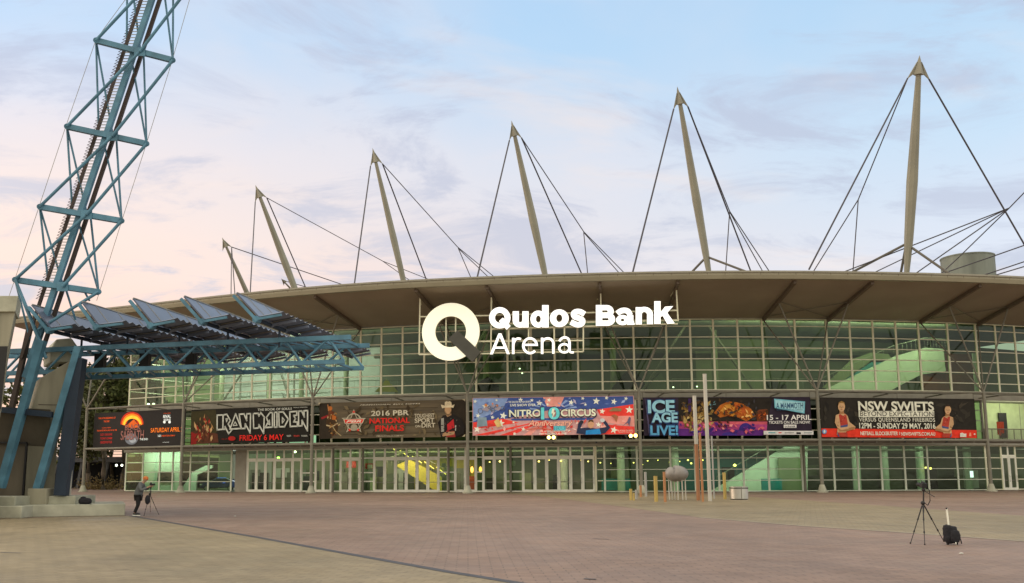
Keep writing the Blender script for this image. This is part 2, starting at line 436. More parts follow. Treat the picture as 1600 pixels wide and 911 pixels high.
# ground storey glazing
GROWS = [0.05, zat(1150, 750.5, y0), zat(1150, 733, y0), zat(1150, 715.5, y0), ZS0]
for i in range(len(PH) - 1):
    if MP[i] < 367 or 940 < MP[i] < 1527:
        bay(PH[i], PH[i + 1], GROWS, fm=mullg, wv=0.10, wh=0.07, verts=(True, MP[i] in (332, 1483)))
P930 = ang(931, RW, 740)
bay(P930, PH[MP.index(940.6)], GROWS, verts=(True, False), wv=0.35)
ZD = zat(870, 713.5, ring(870, RW).y)
b = MB(); q0, q1 = ang(368.5, RW, 740), ang(385, RW, 740)
b.prism([pol(q0, RW + 0.15), pol(q1, RW + 0.15), pol(q1, RW - 0.4), pol(q0, RW - 0.4)], (0, 0, ZS0 - 0.02), slabm)
b.build('pilaster', ARENA)
def door(x0, x1):
    a0, a1 = ang(x0, RW, 740), ang(x1, RW, 740); p0, p1 = pol(a0, RW + 0.03), pol(a1, RW + 0.03)
    d = (p1 - p0).normalized(); w = (p1 - p0).length; n = Vector((d.y, -d.x, 0))
    def F(u, z, o=0.0): return p0 + d * u + n * o + Vector((0, 0, z))
    b = MB(); s = 0.17
    b.bar(F(s / 2, 0.02), F(s / 2, ZD), s - 0.01, 0.12, doorp, up=n)
    b.bar(F(w - s / 2, 0.02), F(w - s / 2, ZD), s - 0.01, 0.12, doorp, up=n)
    b.bar(F(s, ZD - 0.13), F(w - s, ZD - 0.13), 0.12, 0.26, doorp); b.bar(F(s, 0.15), F(w - s, 0.15), 0.12, 0.26, doorp)
    b.bar(F(s, 1.05), F(w - s, 1.05), 0.05, 0.07, steel)
    o = b.build('door', ARENA)
    q = MB(); q.poly([F(s, 0.28), F(w - s, 0.28), F(w - s, ZD - 0.26), F(s, ZD - 0.26)], GLD); q.build('pane', o)
    h = MB(); h.path([F(w - s * 0.6, 0.9, 0.08), F(w - s * 0.6, 0.9, 0.16), F(w - s * 0.6, 1.5, 0.16), F(w - s * 0.6, 1.5, 0.08)], 0.022, alu, 6); h.build('handle', o)
    c = bay(a0, a1, [ZD, ZS0], wv=0.07, wh=0.10, fm=doorp)
    return o
def side_light(x0, x1):
    bay(ang(x0, RW, 740), ang(x1, RW, 740), [0.05, GROWS[1], GROWS[2] - 0.2, ZD, ZS0], fm=doorp, wv=0.12, wh=0.12)
def doors(x0, x1, n):
    for k in range(n): door(x0 + (x1 - x0) * k / n, x0 + (x1 - x0) * (k + 1) / n)
doors(387, 471.5, 6); side_light(471.5, 493)
doors(493, 518, 2); side_light(518, 532); doors(532, 562.5, 2)
side_light(562.5, 584.5); doors(584.5, 685.5, 6); side_light(685.5, 700); side_light(700, 711)
doors(711, 744, 2); side_light(744, 755); doors(755, 790, 2); side_light(790, 817); doors(817, 929, 6)
bay(q1, ang(387, RW, 740), [0.05, ZD, ZS0], fm=doorp)
for x in (567, 701, 798, 520.5, 1257):      # slender steel posts in front of the ground storey glass
    p = pol(ang(x, RW + 0.5, 740), RW + 0.55); t = MB(); t.tube(p, p + Vector((0, 0, ZS0 - 0.02)), 0.13, steel, n=10)
    t.build('post', ARENA, smooth=True)
# right end, ground and balcony storeys
P1543 = PH[MP.index(1527)]
bay(P1543, ang(1566, RW, 740), GROWS, fm=mull)
doors(1566, 1588, 2); bay(ang(1588, RW, 740), PH[-1], GROWS + [], fm=mull)
b = MB(); ph = [P1543 + (PH[-1] - P1543) * k / 6 for k in range(7)]
for k in range(6):
    a, c = pol(ph[k], RW + 0.2), pol(ph[k + 1], RW + 0.2)
    for z, r in ((ZS1 + 1.35, 0.05), (ZS1 + 0.2, 0.03)):
        b.tube(a + Vector((0, 0, z)), c + Vector((0, 0, z)), r, steel, n=6)
    for j in range(24):
        e = a.lerp(c, j / 24); b.tube(e + Vector((0, 0, ZS1)), e + Vector((0, 0, ZS1 + 1.35)), 0.016 if j % 8 else 0.045, steel, n=5)
b.build('balcony_railing', ARENA)
bw = MB()
for k in range(6):
    a, c = pol(ph[k], RW - 3.2), pol(ph[k + 1], RW - 3.2)
    bw.poly([a + Vector((0, 0, ZS1)), c + Vector((0, 0, ZS1)), c + Vector((0, 0, ZB0 + 0.04)), a + Vector((0, 0, ZB0 + 0.04))], mat('balcony_green_wall', (0.46, 0.56, 0.32), 0.7, var=0.1))
    bw.bar(a + Vector((0, 0, ZS1)), a + Vector((0, 0, ZB0)), 0.05, 0.08, ceilm)
bw.build('balcony_wall', ARENA)
def inset(px0, px1, py0, py1, back, m, name, thick=0.12, parent=ARENA):
    """an upright panel standing `back` metres behind the glass, covering a pixel range"""
    a, c = ring(px0, RW - back, (py0 + py1) / 2), ring(px1, RW - back, (py0 + py1) / 2)
    z0, z1 = zat(px0, py1, a.y), zat(px0, py0, a.y)
    d = Vector((c.x - a.x, c.y - a.y, 0)); n = Vector((-d.y, d.x, 0)).normalized() * thick
    b = MB(); b.prism([(a.x, a.y, z0), (c.x, c.y, z0), (c.x, c.y, z1), (a.x, a.y, z1)], n, m)
    return b.build(name, parent)
inset(1562, 1574, 645, 684, 3.0, black, 'balcony_door')

# foyer behind the glass
BK = RW - 14.8
def inner_wall(px0, px1, z0, z1, m, R=BK, name='interior_wall'):
    a, c = ang(px0, RW, 600), ang(px1, RW, 600) + (0.25 if px1 > 1700 else 0); n = 8; b = MB(); vs, fs = [], []
    for k in range(n + 1):
        p = pol(a + (c - a) * k / n, R); vs += [p + Vector((0, 0, z0)), p + Vector((0, 0, z1))]
    for k in range(n): fs.append((2 * k, 2 * k + 2, 2 * k + 3, 2 * k + 1))
    b.add(vs, fs, m); return b.build(name, ARENA)
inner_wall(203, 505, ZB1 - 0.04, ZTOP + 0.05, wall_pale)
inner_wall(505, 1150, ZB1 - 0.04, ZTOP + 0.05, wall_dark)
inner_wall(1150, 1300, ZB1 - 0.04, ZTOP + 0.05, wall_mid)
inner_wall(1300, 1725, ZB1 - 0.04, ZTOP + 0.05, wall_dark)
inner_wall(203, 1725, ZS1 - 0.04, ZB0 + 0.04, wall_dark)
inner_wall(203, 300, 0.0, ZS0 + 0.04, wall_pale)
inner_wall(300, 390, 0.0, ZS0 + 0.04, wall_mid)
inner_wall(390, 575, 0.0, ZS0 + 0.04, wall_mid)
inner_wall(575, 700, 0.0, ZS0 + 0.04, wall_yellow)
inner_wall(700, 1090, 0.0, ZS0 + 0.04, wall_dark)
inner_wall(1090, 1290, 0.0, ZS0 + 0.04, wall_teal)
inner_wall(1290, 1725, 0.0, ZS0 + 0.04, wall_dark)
for z0, z1 in ((0, ZS0), (ZS1, ZB0), (ZB1, ZTOP)):             # glazed return at the left end
    for r0, r1 in ((0.1, 5), (5, 10), (10, 14.8)):
        b = MB(); a, c = pol(PH[0], RW - r0), pol(PH[0], RW - r1)
        for t in np.linspace(z0 + 0.05, z1 - 0.05, 5): b.bar(a + Vector((0, 0, t)), c + Vector((0, 0, t)), 0.1, 0.09, mull)
        b.bar(c + Vector((0, 0, z0)), c + Vector((0, 0, z1)), 0.12, 0.12, mull, up=Vector((1, 0, 0)))
        o = b.build('window', ARENA)
        q = MB(); q.poly([a + Vector((0, 0, z0)), c + Vector((0, 0, z0)), c + Vector((0, 0, z1)), a + Vector((0, 0, z1))], GL); q.build('pane', o)
# second glazing line in front of the pale back wall, seen through the left end
for x0, x1 in ((208, 250), (250, 292), (292, 334), (334, 376), (376, 418), (418, 460), (460, 502)):
    a, c = ang(x0, RW - 12, 590), ang(x1, RW - 12, 590); b = MB()
    pA, pC = pol(a, RW - 12), pol(c, RW - 12)
    for z in np.linspace(ZB1 + 0.3, ZTOP - 0.3, 6): b.bar(pA + Vector((0, 0, z)), pC + Vector((0, 0, z)), 0.08, 0.10, steel)
    b.bar(pA + Vector((0, 0, ZB1)), pA + Vector((0, 0, ZTOP)), 0.22, 0.2, steel, up=Vector((1, 0, 0)))
    b.build('inner_mullion', ARENA)
def col_in(px, back, z0, z1, r, m=None):
    p = ring(px, RW - back, 650); t = MB(); t.tube((p.x, p.y, z0), (p.x, p.y, z1), r, m or white_in, n=14); t.build('interior_column', ARENA, smooth=True)
for px, bk in ((300, 6), (420, 6), (470, 6), (540, 7), (345, 5)): col_in(px, bk, ZB1 - 0.04, ZTOP + 0.06, 0.3, wall_mid)
for px, bk in ((1333, 5), (1377, 6), (1432, 5), (1506, 6), (968, 7), (1052, 8), (880, 9)): col_in(px, bk, 0.02, ZS0 + 0.02, 0.42)
for px, bk in ((760, 8), (960, 8), (1120, 8)): col_in(px, bk, ZB1 - 0.04, ZTOP + 0.06, 0.35, wall_mid)
for px0, px1, py0, py1 in ((700, 760, 610, 505), (820, 790, 610, 505), (1000, 1075, 610, 500), (1180, 1110, 610, 505), (345, 410, 620, 540), (455, 420, 615, 545)):
    p, q = ring(px0, RW - 4, 600), ring(px1, RW - 4, 600)
    b = MB(); b.tube((p.x, p.y, ZB1), (q.x, q.y, ZTOP), 0.14, steel); b.build('interior_brace', ARENA)
def stair(name, pts, back, width, m, steps=0):
    """a solid balustrade / flight whose side outline is given in pixels"""
    ref = ring(sum(p[0] for p in pts) / len(pts), RW - back, 650)
    P = [at(x, y, ref.y) for x, y in pts]
    b = MB(); b.prism(P, (0, width, 0), m); return b.build(name, ARENA)
stair('staircase', [(1288, 609), (1400, 556), (1446, 543), (1474, 545), (1478, 580), (1440, 585), (1390, 611)], 5, 0.25, white_in)
stair('escalator', [(1298, 609), (1362, 566), (1388, 566), (1392, 572), (1312, 611)], 7, 0.3, wall_teal)
stair('balustrade', [(1285, 606), (1330, 562), (1360, 551), (1388, 553), (1395, 562), (1362, 563), (1300, 607)], 9, 0.25, wall_mid)
inset(1440, 1522, 583, 612, 4.6, wall_red, 'red_screen_wall'); inset(1474, 1520, 552, 583, 6, wall_red, 'red_screen_wall')
inset(1522, 1530, 552, 612, 3, white_in, 'interior_post')
stair('staircase', [(1112, 767), (1228, 697), (1262, 697), (1262, 767)], 6, 0.3, white_in)
inset(1217, 1254, 715, 767, 5.3, wall_mid, 'interior_partition')
inset(1190, 1222, 748, 766, 4, wall_teal, 'counter')
stair('staircase', [(640, 718), (690, 745), (690, 767), (680, 767), (618, 727)], 5, 1.6, wall_yellow)
for k in range(5):
    ref = ring(650, RW - 4.7).y; x0, y0_ = 606 + 19 * k, 695 + 5.5 * k * 1.6
    b = MB(); b.tube(at(x0, y0_, ref), at(x0 + 15, y0_ + 11, ref), 0.035, glow('warm_strip', (1.0, 0.72, 0.16), 3.5), n=6); b.build('handrail_light', ARENA)
stair('staircase', [(586, 612), (604, 592), (622, 612)], 5, 0.4, wall_yellow)
inset(570, 584, 724, 733, 1.2, mat('red_notice', (0.35, 0.03, 0.02), 0.6), 'notice_board'); inset(541, 556, 721, 731, 6, MC['red_notice'], 'notice_board')
inset(574, 581, 726, 732, 1.0, white_in, 'notice_sheet'); inset(797, 805, 720, 728, 0.5, white_in, 'notice_sheet'); inset(690, 697, 724, 730, 0.5, white_in, 'notice_sheet')
inset(731, 743, 744, 766, 3.5, mat('red_counter', (0.30, 0.06, 0.03), 0.6), 'counter')
inset(955, 976, 712, 730, 9, black, 'display_screen'); inset(940, 985, 748, 766, 7, wall_teal, 'counter'); inset(870, 895, 738, 766, 10, black, 'partition')
inset(221, 282, 697, 766.5, 2.4, wall_pale, 'interior_pier'); inset(246, 270, 738, 753, 2.25, black, 'service_window')
stair('ramp', [(282, 767), (300, 738), (322, 727), (332, 727), (332, 731), (308, 742), (306, 767)], 4, 0.4, wall_pale)
for x in range(396, 940, 26):                                        # dim crowd barriers and furniture deep inside
    if random.random() < 0.8: inset(x, x + random.randint(8, 20), 742 + random.randint(-4, 6), 766, 9 + random.random() * 3, random.choice([black, wall_dark, wall_mid, steel]), 'counter')
for px, py, w, m_ in ((985, 572, 26, black), (1030, 582, 18, wall_dark), (905, 590, 14, wall_dark), (760, 588, 20, black)):       # peaked kiosks upstairs
    ref = ring(px, RW - 6, 600).y; P = [at(px - w, 612, ref), at(px + w, 612, ref), at(px + w, 604, ref), at(px + 2, py, ref), at(px - w, 604, ref)]
    b = MB(); b.prism(P, (0, 1.5, 0), m_); b.build('kiosk', ARENA)
rgi = random.Random(31)
for k in range(46):                                                  # doors, panels and notices on the back walls of three storeys
    x = rgi.uniform(395, 1530); lv = rgi.choice((0, 0, 1, 2, 2)); z0 = (0.02, ZS1, ZB1)[lv]; w = rgi.uniform(1.0, 3.2); h = rgi.choice((2.2, 2.6, 1.2)); up = 0 if h > 2 else rgi.uniform(0.8, 1.8)
    a = ang(x, BK + 0.3, 650); c0_ = pol(a, BK + 0.25); t_ = Vector((math.cos(a), math.sin(a), 0)) * w / 2; n_ = Vector((math.sin(a), -math.cos(a), 0)) * 0.1
    b = MB(); b.prism([c0_ - t_ + Vector((0, 0, z0 + up)), c0_ + t_ + Vector((0, 0, z0 + up)), c0_ + t_ + Vector((0, 0, z0 + up + h)), c0_ - t_ + Vector((0, 0, z0 + up + h))], n_, rgi.choice((black, wall_pale, wall_mid, steel, wall_dark, black, ceilm)))
    b.build('interior_panel', ARENA)
for R0, z, r in ((RW - 11, ZTOP - 1.6, 0.3), (RW - 4, ZS0 - 0.35, 0.12), (RW - 8, ZS0 - 0.45, 0.2)):
    b = MB(); k0, k1 = ang(520, RW, 600), ang(1700, RW, 600)
    b.path([pol(k0 + (k1 - k0) * j / 24, R0, z) for j in range(25)], r, steel, 8); b.build('ceiling_duct', ARENA, smooth=True)
def rail(pts, back, posts):
    ref = ring(sum(q[0] for q in pts) / len(pts), RW - back, 650).y; b = MB(); P = [at(x, y, ref) for x, y in pts]
    b.path(P, 0.04, alu, 6)
    for p, q in zip(P, P[1:]):
        for j in range(posts + 1): e = p.lerp(q, j / posts); b.tube(e, e - Vector((0, 0, 1.0)), 0.02, alu, n=5)
    b.build('handrail', ARENA)
rail([(1286, 590), (1396, 540), (1444, 528), (1476, 530)], 4.6, 7); rail([(1120, 745), (1228, 682), (1262, 682)], 5.6, 7); rail([(606, 716), (640, 703), (692, 731)], 4.4, 6); rail([(520, 596), (700, 592)], 3.5, 16); rail([(1050, 592), (1280, 592)], 3.5, 18)
# lamps inside
lampw = glow('lamp_white', (0.95, 1.0, 0.75), 6.0); lampy = glow('lamp_yellow', (1.0, 0.72, 0.18), 7.0); lampg = glow('lamp_green', (0.5, 1.0, 0.15), 5.0)
def lamp_in(px, py, back, m, r=0.09):
    p = ring(px, RW - back, py); c = MB(); c.ball((p.x, p.y, zat(px, py, p.y)), (r, r, r * 0.8), m, 10, 6); c.build('ceiling_lamp', ARENA, smooth=True)
for px, py in ((842, 721), (858, 719), (876, 720), (893, 722), (908, 719), (919, 721), (938, 723), (955, 724), (972, 722), (990, 723), (1012, 720), (1028, 719), (1046, 722), (1062, 721), (1080, 724), (1098, 719), (765, 722), (781, 721), (1004, 726), (1075, 719)):
    lamp_in(px, py, 8 + random.random() * 3, lampy, random.choice((0.06, 0.08, 0.11)))
lamp_in(435, 715.5, 2, lampg, 0.17); lamp_in(461, 706, 2, lampw, 0.16); lamp_in(1148, 727, 3, lampy, 0.17); lamp_in(255, 711, 3, lampw, 0.1)
for px, py in ((232, 632), (240, 632)): lamp_in(px, py, 1.5, lampw, 0.2)
for px, py in ((812, 576), (816, 583), (1052, 605), (1089, 604)): lamp_in(px, py, 3, lampw, 0.09)
for px, py in ((1454, 732), (1447, 731)): lamp_in(px, py, 4, lampy, 0.14)
inset(1517, 1521, 736, 746, 2, glow('lit_screen', (0.75, 0.8, 1.0), 3.0), 'lit_screen')
for x0, x1 in ((404, 412), (420, 427), (432, 440), (452, 480)):      # strip of lit fittings under the second banner
    inset(x0, x1, 689, 692, 1.5, glow('cool_strip', (0.75, 0.95, 0.85), 1.1), 'strip_light')
inset(489, 493, 680, 692, 1.5, MC['cool_strip'], 'strip_light')
def washer(px0, px1, z, back, power, color=(1, 1, 0.86), tz=None, name='foyer_light'):
    a, c = ring(px0, RW - back, 650), ring(px1, RW - back, 650)
    l = bpy.data.lights.new(name, 'AREA'); l.shape = 'RECTANGLE'; l.size = (c - a).length; l.size_y = 0.5; l.energy = power; l.color = color
    o = bpy.data.objects.new(name, l); COL.objects.link(o)
    m = (a + c) / 2; o.location = (m.x, m.y, z)
    inward = Vector((CW.x - m.x, CW.y - m.y, 0)).normalized()
    dirv = inward * 10 + Vector((0, 0, (tz if tz is not None else z - 4) - z))
    zaxis = -dirv.normalized(); xaxis = Vector((c.x - a.x, c.y - a.y, 0)).normalized(); yaxis = zaxis.cross(xaxis).normalized(); xaxis = yaxis.cross(zaxis)
    o.rotation_euler = Matrix((xaxis, yaxis, zaxis)).transposed().to_euler()
UPZ = ZTOP - 0.5
washer(215, 350, UPZ, 1.0, 2900, (0.96, 0.84, 1.0), 13); washer(355, 495, UPZ, 1.0, 1700, (0.96, 0.86, 0.98), 13)
washer(520, 800, UPZ, 1.0, 240, (1, 0.95, 0.7), 13); washer(800, 1150, UPZ, 1.0, 330, (1, 0.95, 0.7), 13)
washer(1150, 1300, UPZ, 1.0, 420, (1, 0.95, 0.7), 13); washer(1300, 1500, UPZ, 1.0, 750, (1, 1, 0.75), 13)
washer(210, 300, ZS0 - 0.3, 0.5, 330, (0.85, 1, 0.9), 1.5); washer(300, 375, ZS0 - 0.3, 0.8, 240, (0.9, 1, 0.9), 1.5)
washer(395, 565, ZS0 - 0.3, 0.8, 800, (1, 0.95, 0.75), 1.5); washer(585, 690, ZS0 - 0.3, 0.8, 500, (1, 0.85, 0.5), 2)
washer(700, 930, ZS0 - 0.3, 0.8, 520, (1, 0.9, 0.65), 1.5); washer(935, 1100, ZS0 - 0.3, 0.8, 180, (1, 0.95, 0.75), 1.5)
washer(1105, 1270, ZS0 - 0.3, 0.8, 480, (0.9, 1, 0.9), 1.5); washer(1290, 1530, ZS0 - 0.3, 0.8, 260, (0.9, 1, 0.85), 1.5)
washer(570, 730, ZB0 - 0.3, 0.8, 300, (1, 0.9, 0.5), 6)
washer(1545, 1640, ZB0 - 0.2, 0.3, 140, (1, 1, 0.7), 6.5)

# ---- roof
EP = [(-110, 176), (-98, 150), (-84, 130), (-66.5, 114.5), (-52.3, 106.9), (-39.4, 101.5), (-31, 97.2), (-21.5, 92.7), (-10.6, 88.4), (4.2, 85.4), (16, 84.0), (27.8, 83.65), (40, 84.6), (52.9, 86.5), (70, 91.9), (86, 99), (100, 108.5), (130, 141)]
EPH = np.array([math.atan2(x - CW.x, CW.y - y) for x, y in EP]); EPR = np.array([math.hypot(x - CW.x, CW.y - y) for x, y in EP])
def eaveR(phi):
    # smooth interpolation (mean of a short moving window of the linear one)
    return float(np.mean([np.interp(phi + d, EPH, EPR) for d in np.linspace(-0.06, 0.06, 7)]))
ZE0, ZE1 = 19.55, 20.3
PHL, PHR = math.atan2(-54.5 - CW.x, CW.y - 107.9), 0.75
def roof_pts(n=160):
    return [PHL + (PHR - PHL) * k / n for k in range(n + 1)]
def innerR(phi):
    t = min(1, max(0, (phi - PHL) / (PH[0] - PHL))); return eaveR(phi) - 3.2 - 0.0 if t < 0.55 else (1 - (t - 0.55) / 0.45) * (eaveR(phi) - 3.2) + (t - 0.55) / 0.45 * (RW - 0.35)
rp = roof_pts()
b = MB(); vs, fs = [], []
for ph_ in rp:
    e = eaveR(ph_); vs += [pol(ph_, e, ZE0), pol(ph_, e + 0.12, ZE0 + 0.35), pol(ph_, e + 0.12, ZE1), pol(ph_, e - 0.5, ZE1 + 0.05), pol(ph_, e - 0.5, ZE0 + 0.002)]
for k in range(len(rp) - 1):
    a = 5 * k
    for j in range(4): fs.append((a + j, a + j + 1, a + 6 + j, a + 5 + j))
    fs.append((a + 4, a, a + 5, a + 9))
fs += [(0, 1, 2, 3, 4), tuple(5 * (len(rp) - 1) + j for j in (4, 3, 2, 1, 0))]
b.add(vs, fs, fasc); b.build('roof_fascia', ARENA)
b = MB()
for k in range(110):
    ph_ = PHL + 0.02 + (PHR - PHL - 0.04) * k / 109; e = eaveR(ph_); n_ = Vector((math.sin(ph_), -math.cos(ph_), 0))
    b.bar(pol(ph_, e + 0.123, ZE0 + 0.36), pol(ph_, e + 0.123, ZE1 - 0.01), 0.035, 0.012, soffbeam, up=n_)
b.build('fascia_joint', ARENA)
b = MB()
for p0_, p1_ in zip(rp, rp[1:]): b.bar(pol(p0_, eaveR(p0_) + 0.16, ZE1 - 0.10), pol(p1_, eaveR(p1_) + 0.16, ZE1 - 0.10), 0.1, 0.16, slabm)
b.build('roof_gutter', ARENA)
def soffz(R, e):        # soffit height between the glass line and the eave
    return ZTOP + 0.07 + (ZE0 - ZTOP - 0.05) * max(0.0, (R - RW) / max(0.5, e - 0.5 - RW))
b = MB(); vs, fs = [], []
for ph_ in rp:
    e = eaveR(ph_); i_ = innerR(ph_) if ph_ < PH[0] else RW - 0.35
    vs += [pol(ph_, e - 0.5, ZE0 + 0.02), pol(ph_, i_, soffz(i_, e))]
for k in range(len(rp) - 1): fs.append((2 * k, 2 * k + 1, 2 * k + 3, 2 * k + 2))
b.add(vs, fs, soff); b.build('soffit', ARENA)
b = MB(); vs, fs = [], []
for ph_ in rp:
    e = eaveR(ph_); t = min(1, max(0, (ph_ - PH[0] + 0.02) / 0.05)); d_ = 3.2 + 46 * t
    vs += [pol(ph_, e - 0.5, ZE1 + 0.03), pol(ph_, e - 0.5 - d_ * 0.5, ZE1 + 0.045 * d_), pol(ph_, e - 0.5 - d_, ZE1 + 0.07 * d_)]
for k in range(len(rp) - 1):
    for j in (0, 1): fs.append((3 * k + j, 3 * k + 1 + j, 3 * k + 4 + j, 3 * k + 3 + j))
b.add(vs, fs, roofm); b.build('roof', ARENA)
def roofz(p):
    d = Vector((p.x, p.y)) - CW; e = eaveR(math.atan2(d.x, -d.y)); return ZE1 + 0.085 * max(0, e - d.length)
# radial beams under the soffit
BEAM = [(1246, 1192.5), (1368, 1293), (1538, 1437.5), (1635, 1527), (1061, 1042), (937.5, 940.6), (759, 793), (647, 697.5), (488, 563.6), (390, 480), (296, 400), (228, 330)]
BPT = {}
for xe, xw in BEAM:
    we = pol(ang(xw, RW, 500), RW); a_ = ang(xe, 125, 440)
    # eave end: radial search along the pixel column
    for r in np.linspace(120, 145, 251):
        a_ = ang(xe, r, 432)
        if eaveR(a_) <= r: break
    ee = pol(a_, r - 0.6); ee.z = ZE0 - 0.16; we.z = ZTOP + 0.02
    b = MB(); b.bar(ee, we + Vector((0, 0, -0.12)), 0.28, 0.34, soffbeam); b.build('soffit_beam', ARENA); BPT[xw] = (ee, we)
for x, y in ((1132, 468), (1270, 468), (1402, 470), (1530, 475), (995, 468), (857, 470), (726, 476), (603, 482), (486, 492)):
    for r in np.linspace(RW, RW + 14, 120):
        p = ring(x, r, y); zz = zat(x, y, p.y); d = p - CW; e = eaveR(math.atan2(d.x, -d.y))
        if zz >= soffz(r, e) - 0.30: break
    b = MB(); b.tube((p.x, p.y, zz + 0.25), (p.x, p.y, zz + 0.02), 0.07, black); b.tube((p.x, p.y, zz + 0.05), (p.x, p.y, zz - 0.2), 0.26, black, 0.18, n=10)
    b.build('soffit_lamp', ARENA)
# columns with branching struts
CPX = [129.5, 282, 486, 731, 1002.5, 1285, 1549, 1850]
NODE = []; RC = RW + 5.4
ZN = 9.75; ZG = 5.0
for i, cx in enumerate(CPX):
    p = pol(ang(cx, RC, 765), RC); NODE.append(p)
    b = MB(); b.tube(p + Vector((0, 0, 0.5)), p + Vector((0, 0, ZN)), 0.175, steel, 0.16, n=12)
    b.build('column', ARENA, smooth=True)
    f = MB(); f.tube(p, p + Vector((0, 0, 0.12)), 0.55, concl, n=12); f.tube(p + Vector((0, 0, 0.12)), p + Vector((0, 0, 0.75)), 0.42, concl, 0.22, n=12); f.build('column_foot', ARENA)
def struts(i, targets):
    for t, r in targets:
        b = MB(); b.tube(NODE[i] + Vector((0, 0, ZN)), t, r, steel, n=8); b.build('strut', ARENA, smooth=True)
PAIR = {5: (1192.5, 1293), 6: (1437.5, 1527), 4: (940.6, 1042), 3: (697.5, 793), 2: (480, 563.6), 1: (330, 400)}
for i, (l, r) in PAIR.items():
    tg = []
    for k in (l, r):
        e, w = BPT[k]; tg.append((e.lerp(w, 0.5), 0.08)); tg.append((w + Vector((0, 0, -0.15)), 0.07))
    struts(i, tg)
    a, c = BPT[l], BPT[r]
    b = MB(); b.tube(a[0].lerp(a[1], 0.5), c[0].lerp(c[1], 0.95), 0.045, steel, n=6); b.tube(c[0].lerp(c[1], 0.5), a[0].lerp(a[1], 0.95), 0.045, steel, n=6); b.build('tie_rod', ARENA)
struts(0, [(at(166, 590, NODE[0].y - 3), 0.1), (at(143, 590, NODE[0].y + 3), 0.1), (at(120, 600, NODE[0].y), 0.1)])
for i in range(len(NODE) - 1):
    a, c = NODE[i], NODE[i + 1]; d = (c - a).normalized(); n = Vector((-d.y, d.x, 0)); L = (c - a).length
    b = MB()
    for z in (ZN - 0.02,):
        b.tube(a + Vector((0, 0, z)), c + Vector((0, 0, z)), 0.10, steel); b.tube(a + n * 2.2 + d + Vector((0, 0, z + 0.12)), c + n * 2.2 - d + Vector((0, 0, z + 0.12)), 0.09, steel)
        k = 6
        for j in range(k):
            s0, s1 = j / k, (j + 1) / k
            A = a.lerp(c, s0) + (n * 2.2 if j % 2 else Vector()); B = a.lerp(c, s1) + (Vector() if j % 2 else n * 2.2)
            b.tube(A + Vector((0, 0, z + 0.04)), B + Vector((0, 0, z + 0.04)), 0.07, steel, n=6)
        for j in (1, 3, 5):
            A = a.lerp(c, j / k); b.tube(A + n * 2.2 + Vector((0, 0, z)), A + n * 5.3 + Vector((0, 0, z - 0.1)), 0.07, steel, n=6)
    b.build('gantry_truss', ARENA)
    b = MB(); b.tube(a + Vector((0, 0, ZG)), c + Vector((0, 0, ZG)), 0.13, steel, n=10)
    b.tube(a + n * 1.4 + Vector((0, 0, ZG - 0.1)), c + n * 1.4 + Vector((0, 0, ZG - 0.1)), 0.09, steel)
    if i:
        b.prism([a + n * 0.25 + Vector((0, 0, ZG - 0.22)), c + n * 0.25 + Vector((0, 0, ZG - 0.22)), c + n * 1.3 + Vector((0, 0, ZG - 0.22)), a + n * 1.3 + Vector((0, 0, ZG - 0.22))], (0, 0, 0.08), soffbeam)
    for j in range(1, 12):
        A = a.lerp(c, j / 12) + Vector((0, 0, ZG)); b.box(A + Vector((0, 0, -0.12)), (0.16, 0.2, 0.2) if j % 3 == 0 else (0.07, 0.07, 0.3), black if j % 3 == 0 else steel)
    b.build('gantry_walkway', ARENA)
# spotlights glowing under the fourth banner
for px, py in ((857.5, 683.5), (865, 683.5), (985.5, 681), (993, 680.5)):
    p = ring(px, RC + 0.3, py); z = zat(px, py, p.y); b = MB()
    b.tube((p.x, p.y + 0.35, z + 0.05), (p.x, p.y, z), 0.16, black, 0.2, n=10)
    o = b.build('floodlight', ARENA); q = MB(); q.ball((p.x, p.y - 0.02, z), (0.17, 0.09, 0.17), lampy); q.build('lamp_lens', o)

